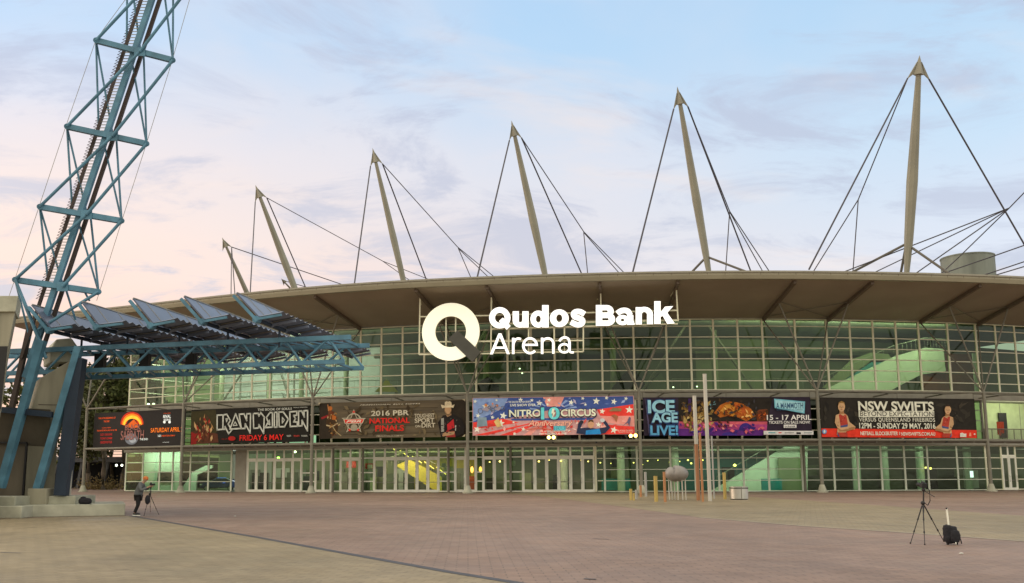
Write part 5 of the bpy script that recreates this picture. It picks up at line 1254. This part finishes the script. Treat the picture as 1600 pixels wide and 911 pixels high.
# ------------------------------------------------------------------ trees and the low building at the left
leafm = mat('leaf_green', (0.085, 0.090, 0.028), 0.6, var=0.5, scale=0.9, spec=0.2); leafd = mat('leaf_dark_green', (0.052, 0.058, 0.018), 0.6, var=0.5, scale=0.9, spec=0.2)
bark = mat('grey_bark', (0.12, 0.095, 0.07), 0.9, var=0.3, scale=3, streak=True)
def tree(x, y, h, rad, seed, label, lm, low=0.35, n=1500, lean=0.0):
    rng = random.Random(seed); root = thing('gum_tree', (x, y, 0), label, 'tree', 'trees left of the arena')
    t = MB(); top = Vector((x + lean, y, h * 0.72)); base_ = Vector((x, y, -0.1))
    pts = [base_.lerp(top, k / 6) + Vector((rng.uniform(-.2, .2), rng.uniform(-.2, .2), 0)) * (k > 0) for k in range(7)]
    t.path(pts, [h * 0.022 * (1 - 0.11 * k) for k in range(7)], bark, 8)
    clumps = []
    for k in range(13):
        s = pts[rng.randint(2, 6)]; a = rng.uniform(0, 6.28); L = rad * rng.uniform(0.35, 0.95)
        e = Vector((s.x + math.cos(a) * L, s.y + math.sin(a) * L, min(h * 0.97, max(h * low, s.z + rng.uniform(-0.05, 0.3) * h))))
        t.path([s, s.lerp(e, 0.5) + Vector((0, 0, 0.3)), e], [h * 0.009, h * 0.006, h * 0.003], bark, 6); clumps.append((e, rng.uniform(0.26, 0.44) * rad))
    for k in range(7): clumps.append((Vector((x + lean + rng.uniform(-.4, .4) * rad, y + rng.uniform(-.4, .4) * rad, h * rng.uniform(0.6, 0.97))), rng.uniform(0.25, 0.4) * rad))
    t.build('trunk', root, smooth=True)
    c = MB()
    for k in range(n):
        e, r = clumps[rng.randrange(len(clumps))]; d = Vector((rng.gauss(0, 1), rng.gauss(0, 1), rng.gauss(0, 0.75))); d *= r * rng.uniform(0.5, 1.1) / max(0.3, d.length)
        p = e + d; s = rng.uniform(0.2, 0.5); u = Vector((rng.gauss(0, 1), rng.gauss(0, 1), rng.gauss(0, 1))).normalized(); w = u.orthogonal().normalized()
        c.add([p - u * s, p + w * s * 0.5, p + u * s, p - w * s * 0.5], [(0, 1, 2, 3)], lm if rng.random() < 0.6 else (leafd if lm is leafm else leafm))
    c.build('crown', root)
def xy(px, Yd): v = ray(px, 720); return v.x * Yd
tree(xy(163, 128), 128, 18.5, 6.0, 3, 'tall dark gum tree with thin pale trunk behind the black display panel', leafd, 0.30, 6000)
tree(xy(192, 140), 140, 19.5, 6.0, 5, 'broad olive green tree against the left end of the upper glass', leafm, 0.25, 6500)
tree(xy(140, 146), 146, 20.0, 6.5, 8, 'dark bushy tree between the navy tower leg and the tall pale trunked gum', leafd, 0.2, 5500)
tree(xy(176, 158), 158, 16.0, 7.0, 13, 'low dense tree behind the car park deck, under the other crowns', leafm, 0.12, 6000)
tree(xy(30, 120), 120, 13.5, 4.5, 21, 'small green tree glimpsed between the concrete pillar and the blue leg', leafm, 0.2, 2200)
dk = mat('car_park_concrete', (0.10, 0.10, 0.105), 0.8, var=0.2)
cpx = xy(172, 150)
CP = thing('car_park_deck', (cpx, 150, 0), 'low dark car park deck with railings below the trees', 'building')
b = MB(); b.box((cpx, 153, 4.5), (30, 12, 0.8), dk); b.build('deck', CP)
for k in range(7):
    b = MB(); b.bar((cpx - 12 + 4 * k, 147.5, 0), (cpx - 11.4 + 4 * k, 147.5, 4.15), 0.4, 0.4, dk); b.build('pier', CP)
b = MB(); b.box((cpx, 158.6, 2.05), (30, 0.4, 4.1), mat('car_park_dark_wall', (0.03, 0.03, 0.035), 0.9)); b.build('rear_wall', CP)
b = MB()
for z in (5.3, 5.7, 6.1): b.tube((cpx - 15, 147.2, z), (cpx + 15, 147.2, z), 0.05, alu, n=6)
for k in range(16): b.tube((cpx - 15 + 2 * k, 147.2, 4.9), (cpx - 15 + 2 * k, 147.2, 6.15), 0.045, alu, n=6)
b.build('railing', CP)
for px in (182, 190.5):
    p = at(px, 727, 147.2); q = MB(); q.ball(p, 0.17, lampw, 10, 6); q.tube(p, (p.x, p.y, 4.12), 0.03, black); q.build('deck_lamp', CP)
hd = mat('orange_shrub_leaf', (0.16, 0.11, 0.04), 0.8, var=0.4); rg = random.Random(4)
q = MB(); c0 = xy(160, 131)
for k in range(900):
    p = Vector((c0 + rg.gauss(0, 1.6), 131 + rg.gauss(0, 0.8), abs(rg.gauss(0, 0.75)))); u = Vector((rg.gauss(0, 1), rg.gauss(0, 1), rg.gauss(0, 1))).normalized(); w = u.orthogonal().normalized(); s = 0.16
    q.add([p - u * s, p + w * s * .5, p + u * s, p - w * s * .5], [(0, 1, 2, 3)], hd)
q.build('ground_shrubbery', None, kind='stuff')['label'] = 'low brownish shrubs at the foot of the trees'

# ------------------------------------------------------------------ sculpture of poles
def paint(n, c, **k): return mat(n, c, 0.45, var=0.14, streak=True, scale=2.0, **k)
cop = paint('copper_pole', (0.33, 0.155, 0.075), metal=0.25); cops = paint('bright_copper_pole', (0.42, 0.20, 0.09), metal=0.25); gold = paint('yellow_pole', (0.46, 0.34, 0.10)); grey = paint('grey_pole', (0.36, 0.36, 0.34), metal=0.2); pale = paint('pale_pole', (0.50, 0.48, 0.42))
def pole(px, yb, pxt, yt, r, m, label, upper=None):
    g_ = ground(px, yb); z = zat(pxt, yt, g_.y); x1 = at(pxt, yt, g_.y).x
    root = thing('sculpture_pole', g_, label, 'pole', 'poles of the plaza sculpture'); P0, P1 = g_, Vector((g_.x + (x1 - g_.x) * 0.25, g_.y, z))
    if upper:
        zm = zat(px, upper[0], g_.y); M = P0.lerp(P1, zm / z); b = MB(); b.tube(P0, M, r * 1.02, m, n=16); b.build('lower_sleeve', root, smooth=True)
        b = MB(); b.tube(M, P1, r * 0.98, upper[1], n=16); b.build('upper_shaft', root, smooth=True)
    else:
        b = MB(); b.tube(P0, P1, r, m, n=16); b.build('shaft', root, smooth=True)
    b = MB(); b.tube(P1 + Vector((0, 0, 0.0)), P1 + Vector((0, 0, 0.03)), r * 1.04, m if not upper else upper[1], n=16); b.build('end_cap', root, smooth=True)
pole(1109.5, 783, 1098, 585, 0.12, pale, 'tallest pale pole, standing right of the copper poles')
pole(1091.5, 782, 1083, 619, 0.125, cop, 'tall pole with copper lower half and pale upper half', (694, pale))
pole(1098.5, 784, 1090, 677, 0.075, cops, 'slim bright copper pole between the two tallest poles')
pole(1116, 779, 1111, 682, 0.06, grey, 'slim grey pole just right of the tallest pale pole')
pole(1133, 780, 1131.5, 739, 0.11, gold, 'yellow pole standing between the tall poles and the steel drum')
pole(1039.5, 784.5, 1036.5, 738, 0.085, cops, 'copper pole directly left of the grey egg shape')
pole(1025.5, 784, 1023, 744.5, 0.12, gold, 'thick yellow pole left of the copper pole by the egg')
pole(1009.5, 776, 1008, 738, 0.10, grey, 'grey pole beside the arena column, taller than its yellow neighbours')
pole(1001.5, 776.5, 1000.5, 759, 0.09, cops, 'short copper post in front of the arena column')
pole(986, 781.5, 985, 764.5, 0.10, gold, 'short yellow post at the far left of the pole group')
pole(990.5, 782, 990, 771, 0.06, gold, 'smallest yellow post, touching the short grey post')
pole(994.5, 780, 994, 766, 0.085, grey, 'short grey post between two short posts, left of the arena column')
eg = ground(1058, 781); ec = at(1058, 740, eg.y)
EGG = thing('egg_sculpture', eg, 'grey dented egg shaped sculpture raised on six thin legs', 'sculpture')
eggm = mat('egg_grey_metal', (0.27, 0.25, 0.235), 0.5, metal=0.3, var=0.18, scale=2)
def eggf(d):
    g0 = math.exp(-((d.x + 0.42) / 0.10) ** 2) * max(0, d.z * 0.7 + 0.35 - d.y * 0.3)
    return 1.0 - 0.26 * g0 - 0.05 * d.x
b = MB(); b.ball(ec, (0.80, 0.62, 0.555), eggm, 40, 26, eggf); b.build('egg_body', EGG, smooth=True)
for k, (px, yb) in enumerate(((1046, 779), (1050.5, 777), (1060, 784), (1067, 784), (1072, 783), (1055, 780))):
    g_ = ground(px, yb); y_ = ec.y + (0.25, 0.4, -0.25, -0.3, -0.1, 0.3)[k]; x_ = at(px, yb, y_).x; b = MB(); b.tube((x_, y_, 0), (x_ - 0.02, y_, ec.z - 0.3), 0.04, pale, n=8); b.build('leg', EGG, smooth=True)
dg_ = ground(1159, 781); dr = (at(1173.5, 770, dg_.y).x - at(1145, 770, dg_.y).x) / 2
DR = thing('steel_planter_drum', (dg_.x, dg_.y + dr, 0), 'round brushed steel drum standing on the paving right of the poles', 'drum')
hz = zat(1159, 760.5, dg_.y); c = Vector((dg_.x, dg_.y + dr, 0)); b = MB(); n = 40; vs, fs = [], []
for r, z in ((dr, 0.06), (dr, hz), (dr - 0.08, hz), (dr - 0.08, hz - 0.3)):
    for k in range(n): vs.append((c.x + r * math.cos(2 * math.pi * k / n), c.y + r * math.sin(2 * math.pi * k / n), z))
for j in range(3):
    for k in range(n): fs.append((j * n + k, j * n + (k + 1) % n, (j + 1) * n + (k + 1) % n, (j + 1) * n + k))
fs.append(tuple(3 * n + k for k in range(n))); b.add(vs, fs, mat('drum_steel', (0.55, 0.54, 0.5), 0.38, metal=0.9, var=0.12, scale=3, streak=True)); b.build('drum_shell', DR, smooth=True)
b = MB(); b.tube(c + Vector((0, 0, 0)), c + Vector((0, 0, 0.07)), dr - 0.05, rubber, n=40); b.build('drum_foot', DR)
b = MB(); b.tube(c + Vector((0, 0, hz - 0.13)), c + Vector((0, 0, hz - 0.06)), dr + 0.015, rubber, n=40, caps=False)
b.bar((c.x, c.y - dr - 0.01, 0.07), (c.x, c.y - dr - 0.01, hz - 0.02), 0.05, 0.02, steel, up=Vector((0, 1, 0))); b.build('drum_band', DR)

# ------------------------------------------------------------------ car in the foyer, pendant lamps, balcony cloth
cy_ = ring(342, RW - 3.0).y; cw0, cw1 = at(308, 766, cy_), at(374, 766, cy_); cxm = (cw0.x + cw1.x) / 2; cl = 4.5
CAR = thing('parked_car', (cxm, cy_ + 0.9, 0.02), 'dark blue hatchback displayed behind the glass at the left of the foyer', 'car')
paintb = mat('car_dark_blue_paint', (0.015, 0.03, 0.09), 0.2, spec=0.7); cglass = mat('car_window_glass', (0.02, 0.025, 0.03), 0.1, spec=0.7)
prof = [(-2.2, 0.35), (-2.2, 0.75), (-1.9, 0.95), (-1.0, 1.05), (-0.35, 1.5), (1.0, 1.55), (1.7, 1.3), (2.15, 1.1), (2.2, 0.4)]
b = MB(); b.prism([(cxm + x, cy_, z + 0.02) for x, z in prof], (0, 1.75, 0), paintb); b.build('body', CAR, bevel=0.12)
b = MB(); b.prism([(cxm + x, cy_ - 0.02, z + 0.02) for x, z in ((-0.85, 1.07), (-0.28, 1.42), (0.3, 1.45), (0.3, 1.05))], (0, 0.03, 0), cglass); b.prism([(cxm + x, cy_ - 0.02, z + 0.02) for x, z in ((0.4, 1.05), (0.4, 1.45), (0.98, 1.47), (1.5, 1.22), (1.5, 1.08))], (0, 0.03, 0), cglass); b.build('side_window', CAR)
for x in (-1.4, 1.4):
    b = MB(); b.tube((cxm + x, cy_ - 0.04, 0.35), (cxm + x, cy_ + 0.2, 0.35), 0.34, rubber, n=24); w = b.build('wheel', CAR); b = MB(); b.tube((cxm + x, cy_ - 0.06, 0.35), (cxm + x, cy_ - 0.03, 0.35), 0.22, alu, n=18); b.build('rim', w)
b = MB(); b.ball((cxm - 2.05, cy_ + 0.08, 0.78), (0.2, 0.12, 0.1), alu); b.build('headlight', CAR)
b = MB(); b.bar((cxm - 0.2, cy_ - 0.02, 1.58), (cxm + 0.9, cy_ - 0.02, 1.60), 0.03, 0.03, glow('blue_glint_glow', (0.08, 0.18, 1.0), 1.6)); b.bar((cxm + 0.5, cy_ - 0.03, 1.0), (cxm + 0.8, cy_ - 0.03, 1.0), 0.03, 0.06, MC['blue_glint_glow']); b.build('blue_glint', CAR)  # glowing bars stand in for a blue glint on the bodywork, no lamp
b = MB(); b.ball((cxm + 2.12, cy_ + 0.05, 0.95), (0.08, 0.1, 0.1), ink(200, 40, 30, 0.4)); b.build('tail_light', CAR)
for px, py, lab in ((737.5, 734, 'orange glowing pendant lamp beside the column, over the red counter'), (750.8, 734, 'orange glowing pendant lamp seen through the narrow side light')):
    p = ring(px, RW - 2.4, py); z = zat(px, py, p.y); L_ = thing('pendant_lamp', (p.x, p.y, z), lab, 'lamp', 'pendant lamps in the foyer')
    b = MB(); b.ball((p.x, p.y, z), (0.17, 0.17, 0.34), glow('pendant_orange', (1.0, 0.42, 0.10), 4.0), 12, 8); b.build('shade', L_, smooth=True)
    b = MB(); b.tube((p.x, p.y, z + 0.3), (p.x, p.y, ZS0 + 0.01), 0.02, black, n=6); b.build('cord', L_)
rp0 = ring(1557, RW + 0.05, 668); rp1 = ring(1568, RW + 0.05, 668); zt_, zb_ = zat(1562, 659, rp0.y), zat(1562, 680, rp0.y)
cl_ = mat('red_orange_cloth', (0.52, 0.075, 0.03), 0.8); b = MB(); n = 14; vs, fs = [], []
for k in range(n + 1):
    q = rp0.lerp(rp1, k / n); o = 0.05 * math.sin(k * 1.9)
    vs += [(q.x, q.y - 0.08 + o, zb_ + 0.25 * (k > 7) + 0.08 * math.sin(k)), (q.x, q.y - 0.06, zt_)]
for k in range(n): fs.append((2 * k, 2 * k + 2, 2 * k + 3, 2 * k + 1))
b.add(vs, fs, cl_); o = b.build('hanging_cloth'); tag(o, 'red orange cloth hanging behind the balcony railing at the right end', 'cloth')
sm = o.modifiers.new('thickness', 'SOLIDIFY'); sm.thickness = 0.03

# ------------------------------------------------------------------ person, tripods, bags
def skin(name, pts, edges, radii, m, parent, lev=2, root=0):
    me = bpy.data.meshes.new(name); off = parent.location if parent else Vector((0, 0, 0))
    me.from_pydata([tuple(Vector(p) - off) for p in pts], edges, []); o = bpy.data.objects.new(name, me); COL.objects.link(o)
    s = o.modifiers.new('s', 'SKIN'); s.use_smooth_shade = True
    for i, r in enumerate(radii):
        sv = me.skin_vertices[0].data[i]; sv.radius = (r, r) if not isinstance(r, tuple) else r; sv.use_root = (i == root)
    u = o.modifiers.new('u', 'SUBSURF'); u.levels = lev; u.render_levels = lev
    dg = bpy.context.evaluated_depsgraph_get(); dg.update(); nm = bpy.data.meshes.new_from_object(o.evaluated_get(dg))
    bpy.data.objects.remove(o); bpy.data.meshes.remove(me)
    nm.materials.clear(); nm.materials.append(m); nm.name = name
    nm.polygons.foreach_set('use_smooth', [True] * len(nm.polygons))
    r = bpy.data.objects.new(name, nm); COL.objects.link(r); r.parent = parent
    return r
fp = ground(216, 806); sk_ = mat('skin', (0.42, 0.25, 0.17), 0.6, var=0.05)
PER = thing('person', fp, 'person in grey jacket and black trousers stooping to look through a tripod camera', 'person')
def W(x, y, z): return fp + Vector((x, y, z))
# bare body: head, neck, torso, arms, hands and legs in one skin, leaning forward to the right
hips, chest, neck, head = W(-0.02, 0, 0.86), W(0.03, 0, 1.22), W(0.16, 0, 1.42), W(0.25, 0, 1.52)
pts = [hips, W(0.0, 0, 1.05), chest, neck, W(0.22, 0, 1.47), head, W(0.29, 0, 1.60),
       W(-0.02, -0.10, 0.82), W(0.01, -0.11, 0.46), W(-0.12, -0.11, 0.09), W(0.07, -0.12, 0.035),
       W(-0.04, 0.10, 0.82), W(-0.06, 0.11, 0.46), W(-0.22, 0.12, 0.09), W(-0.03, 0.13, 0.035),
       W(0.06, -0.19, 1.33), W(0.16, -0.24, 1.07), W(0.38, -0.12, 1.20), W(0.45, -0.07, 1.24),
       W(0.06, 0.19, 1.33), W(0.20, 0.24, 1.08), W(0.40, 0.12, 1.22), W(0.46, 0.07, 1.25)]
ed = [(0, 1), (1, 2), (2, 3), (3, 4), (4, 5), (5, 6), (0, 7), (7, 8), (8, 9), (9, 10), (0, 11), (11, 12), (12, 13), (13, 14), (2, 15), (15, 16), (16, 17), (17, 18), (2, 19), (19, 20), (20, 21), (21, 22)]
ra = [0.13, 0.12, 0.13, 0.06, 0.06, 0.092, 0.075, 0.09, 0.058, 0.04, 0.035, 0.09, 0.058, 0.04, 0.035, 0.06, 0.045, 0.032, 0.026, 0.06, 0.045, 0.032, 0.026]
skin('body', pts, ed, ra, sk_, PER)
jk = mat('grey_jacket', (0.125, 0.135, 0.14), 0.85, var=0.15, scale=6, bump=0.3); tr_ = mat('black_trousers', (0.014, 0.013, 0.014), 0.85, scale=6)
skin('jacket', [W(-0.06, 0, 0.76), W(-0.03, 0, 1.02), W(0.03, 0, 1.25), W(0.13, 0, 1.39), W(0.06, -0.2, 1.33), W(0.16, -0.25, 1.07), W(0.36, -0.13, 1.19), W(0.06, 0.2, 1.33), W(0.2, 0.25, 1.08), W(0.38, 0.13, 1.21)],
     [(0, 1), (1, 2), (2, 3), (2, 4), (4, 5), (5, 6), (2, 7), (7, 8), (8, 9)], [(0.19, 0.2), (0.18, 0.19), (0.19, 0.2), 0.09, 0.09, 0.072, 0.055, 0.09, 0.072, 0.055], jk, PER)
skin('trousers', [W(-0.03, 0, 0.84), W(-0.02, -0.10, 0.78), W(0.01, -0.11, 0.46), W(-0.12, -0.11, 0.12), W(-0.04, 0.10, 0.78), W(-0.06, 0.11, 0.46), W(-0.22, 0.12, 0.12)],
     [(0, 1), (1, 2), (2, 3), (0, 4), (4, 5), (5, 6)], [0.15, 0.115, 0.082, 0.066, 0.115, 0.082, 0.066], tr_, PER)
for x, y in ((-0.03, -0.12), (-0.13, 0.12)):
    b = MB(); b.ball(W(x, y, 0.075), (0.16, 0.055, 0.06), black, 14, 8); s_ = b.build('shoe', PER, smooth=True)
    b = MB(); b.box(W(x, y, 0.021), (0.31, 0.10, 0.04), white_in); b.build('sole', s_, bevel=0.015)
cap_ = mat('orange_hat', (0.62, 0.19, 0.05), 0.8, var=0.1, scale=9)
b = MB(); b.ball(W(0.245, 0, 1.58), (0.118, 0.108, 0.098), cap_, 18, 12); b.build('hat', PER, smooth=True)
b = MB()
for s_ in (-1, 1):
    b.ball(W(0.335, 0.033 * s_, 1.545), 0.013, black, 8, 6); b.ball(W(0.25, 0.094 * s_, 1.52), (0.02, 0.012, 0.03), sk_, 8, 6)
b.ball(W(0.35, 0, 1.515), (0.018, 0.014, 0.022), sk_, 8, 6); b.box(W(0.338, 0, 1.478), (0.012, 0.04, 0.008), mat('lip', (0.3, 0.1, 0.08), 0.6)); b.build('face', PER)
for sgn, w0 in ((-1, W(0.45, -0.07, 1.24)), (1, W(0.46, 0.07, 1.25))):
    b = MB(); b.ball(w0 + Vector((0.03, 0, 0)), (0.05, 0.022, 0.04), sk_, 10, 8)
    for k in range(4):
        a = w0 + Vector((0.065, 0, 0.027 - 0.018 * k)); b.path([a, a + Vector((0.035, -0.012 * sgn, 0.002)), a + Vector((0.055, -0.035 * sgn, 0))], [0.0095, 0.009, 0.007], sk_, 6)
    b.path([w0 + Vector((0.02, -0.01 * sgn, 0.03)), w0 + Vector((0.045, -0.025 * sgn, 0.055)), w0 + Vector((0.065, -0.035 * sgn, 0.058))], [0.011, 0.010, 0.008], sk_, 6); b.build('hand', PER, smooth=True)
carb = mat('tripod_black', (0.02, 0.018, 0.018), 0.5)
def tripod(feet, top, camc, label, cam_dir, bag=False, height_joint=None):
    c0 = Vector((sum(f.x for f in feet) / 3, sum(f.y for f in feet) / 3, 0)); T = thing('camera_tripod', c0, label, 'tripod', 'camera tripods on the plaza')
    for f in feet:
        b = MB(); s = top.lerp(f, 0.06); b.path([s, s.lerp(f, 0.36)], [0.015, 0.015], carb, 8); b.path([s.lerp(f, 0.36), s.lerp(f, 0.68)], [0.011, 0.011], carb, 8); b.path([s.lerp(f, 0.68), f], [0.009, 0.009], carb, 8)
        for t in (0.36, 0.68): b.path([s.lerp(f, t - 0.02), s.lerp(f, t + 0.02)], [0.019, 0.019], carb, 8)
        b.ball(f + Vector((0, 0, 0.015)), 0.02, rubber, 8, 6); b.build('leg', T, smooth=True)
    b = MB(); b.tube(top - Vector((0, 0, 0.22)), camc - Vector((0, 0, 0.10)), 0.017, carb); b.ball(top, 0.05, carb, 12, 8); b.build('centre_column', T, smooth=True)
    b = MB(); b.ball(camc - Vector((0, 0, 0.10)), (0.045, 0.045, 0.05), carb, 12, 8); b.bar(camc - Vector((0, 0, 0.12)), camc - cam_dir * 0.3 - Vector((0, 0, 0.22)), 0.014, 0.014, carb); b.build('pan_head', T, smooth=True)
    cd = cam_dir.normalized(); sd_ = cd.cross(Vector((0, 0, 1)))
    k = MB(); k.bar(camc - cd * 0.045, camc + cd * 0.045, 0.15, 0.11, black); k.bar(camc + Vector((0, 0, 0.05)) - cd * 0.03, camc + Vector((0, 0, 0.085)) + cd * 0.03, 0.06, 0.05, black); cm_ = k.build('camera', T, bevel=0.01)
    k = MB(); k.tube(camc + cd * 0.04, camc + cd * 0.17, 0.04, black, 0.045, n=14); k.build('lens', cm_, smooth=True)
    k = MB(); a = camc + sd_ * 0.08
    k.path([a, a + sd_ * 0.10 + Vector((0, 0, -0.12)), a + sd_ * 0.10 + Vector((0, 0, -0.36)), a + sd_ * 0.02 + Vector((0, 0, -0.47)), a - sd_ * 0.07 + Vector((0, 0, -0.42))], 0.011, blackcloth, 6); k.build('strap', cm_, smooth=True)
    return T
y_r = ground(1445, 849).y
f1, f2, f3 = ground(1422.5, 849.5), ground(1445, 851.5), ground(1475, 846.5)
mid_ = at(1442, 786, y_r)
tripod([f1, f2, f3], mid_, at(1442.5, 758.5, y_r), 'black camera tripod with camera and loose strap standing alone beside the backpack', Vector((-0.35, 1, 0.15)))
ty = fp.y; g1, g2, g3 = ground(225, 806), ground(248, 804), ground(235, 800)
tp = at(234, 772, ty); tp.y = ty
tripod([g1, g2, g3], tp, at(235.5, 757, ty), 'black camera tripod being used by the stooping person', Vector((1, 0.5, 0.05)))
b = MB(); h_ = at(232, 775, ty); b.ball(h_ + Vector((0, -0.1, -0.16)), (0.11, 0.09, 0.2), blackcloth, 14, 10); b.tube(h_ + Vector((0, -0.1, 0)), tp, 0.01, blackcloth, n=6); tag(b.build('camera_pouch', None, smooth=True), 'small black pouch hanging from the tripod of the stooping person', 'pouch')
bp0 = ground(1493, 852); BP = thing('trolley_backpack', bp0, 'bulky black trolley backpack with its handle pulled up beside the lone tripod', 'backpack')
def lump(d): return 1 + 0.06 * math.sin(7 * d.x + 3) * math.cos(6 * d.z) + 0.04 * math.sin(13 * d.z + 2 * d.y)
def rbox(c, r, m, p=3.4):
    def f(d): return 1.0 / (abs(d.x) ** p + abs(d.y) ** p + abs(d.z) ** p) ** (1 / p) * lump(d)
    k = MB(); k.ball(c, r, m, 28, 18, f); return k
zt = zat(1490, 822, bp0.y)
rbox(bp0 + Vector((-0.01, 0.16, 0.235)), (0.155, 0.12, 0.205), blackcloth).build('main_bag', BP, smooth=True)
rbox(bp0 + Vector((-0.085, 0.14, 0.36)), (0.075, 0.09, 0.10), blackcloth).build('top_bag', BP, smooth=True)
rbox(bp0 + Vector((0.03, 0.04, 0.20)), (0.11, 0.055, 0.14), blackcloth).build('front_pocket', BP, smooth=True)
b = MB(); hb = at(1483.5, 822, bp0.y + 0.25); ht = at(1480, 794.5, bp0.y + 0.25); b.tube(Vector((hb.x, hb.y, 0.2)), ht, 0.011, alu, n=8); b.tube(Vector((hb.x + 0.03, hb.y + 0.09, 0.2)), ht + Vector((0.02, 0.09, 0)), 0.011, alu, n=8); hd_ = b.build('handle', BP, smooth=True); hd_.data.materials[0] = doorp
b = MB(); b.tube(ht + Vector((-0.03, -0.02, 0)), ht + Vector((0.05, 0.11, 0)), 0.02, black, n=8); b.build('grip', hd_)
for x in (-0.11, 0.10):
    b = MB(); b.tube(bp0 + Vector((x, 0.16, 0.035)), bp0 + Vector((x + 0.03, 0.16, 0.035)), 0.035, rubber, n=14); b.build('wheel', BP)
b = MB(); b.path([bp0 + Vector((0.12, 0.1, 0.16)), bp0 + Vector((0.17, 0.08, 0.12)), bp0 + Vector((0.185, 0.08, 0.03))], 0.014, blackcloth, 6); b.build('strap', BP, smooth=True)
b = MB(); b.tube(bp0 + Vector((-0.0, 0.0, 0.04)), bp0 + Vector((0.02, -0.01, 0.04)), 0.03, white_in, n=10); b.build('white_tag', BP)
bb = at(133, 786.5, ys_ + 0.5); bb.z = hs
BG = thing('black_bag', bb, 'slumped black bag lying on the concrete plinth below the tower', 'bag')
k = rbox(bb + Vector((0, 0, 0.13)), (0.27, 0.17, 0.15), blackcloth, 2.6); k.build('bag_body', BG, smooth=True)
k = rbox(bb + Vector((-0.09, 0, 0.26)), (0.11, 0.11, 0.07), blackcloth, 2.4); k.build('top_flap', BG, smooth=True)
b = MB(); b.path([bb + Vector((0.2, -0.05, 0.14)), bb + Vector((0.30, -0.12, 0.03)), bb + Vector((0.36, -0.3, 0.015))], 0.016, blackcloth, 6); b.build('strap', BG, smooth=True)
lm_ = mat('litter_white', (0.6, 0.6, 0.55), 0.8)
for x, y, lab in ((367, 807, 'small white scrap of paper on the paving left of the drain'), (1502, 866, 'tiny white scrap of paper on the paving in front of the backpack')):
    q = ground(x, y, 0.0); k = MB(); k.ball(q + Vector((0, 0, 0.018)), (0.05, 0.035, 0.016), lm_, 8, 5, lump); tag(k.build('paper_scrap', None), lab, 'litter')
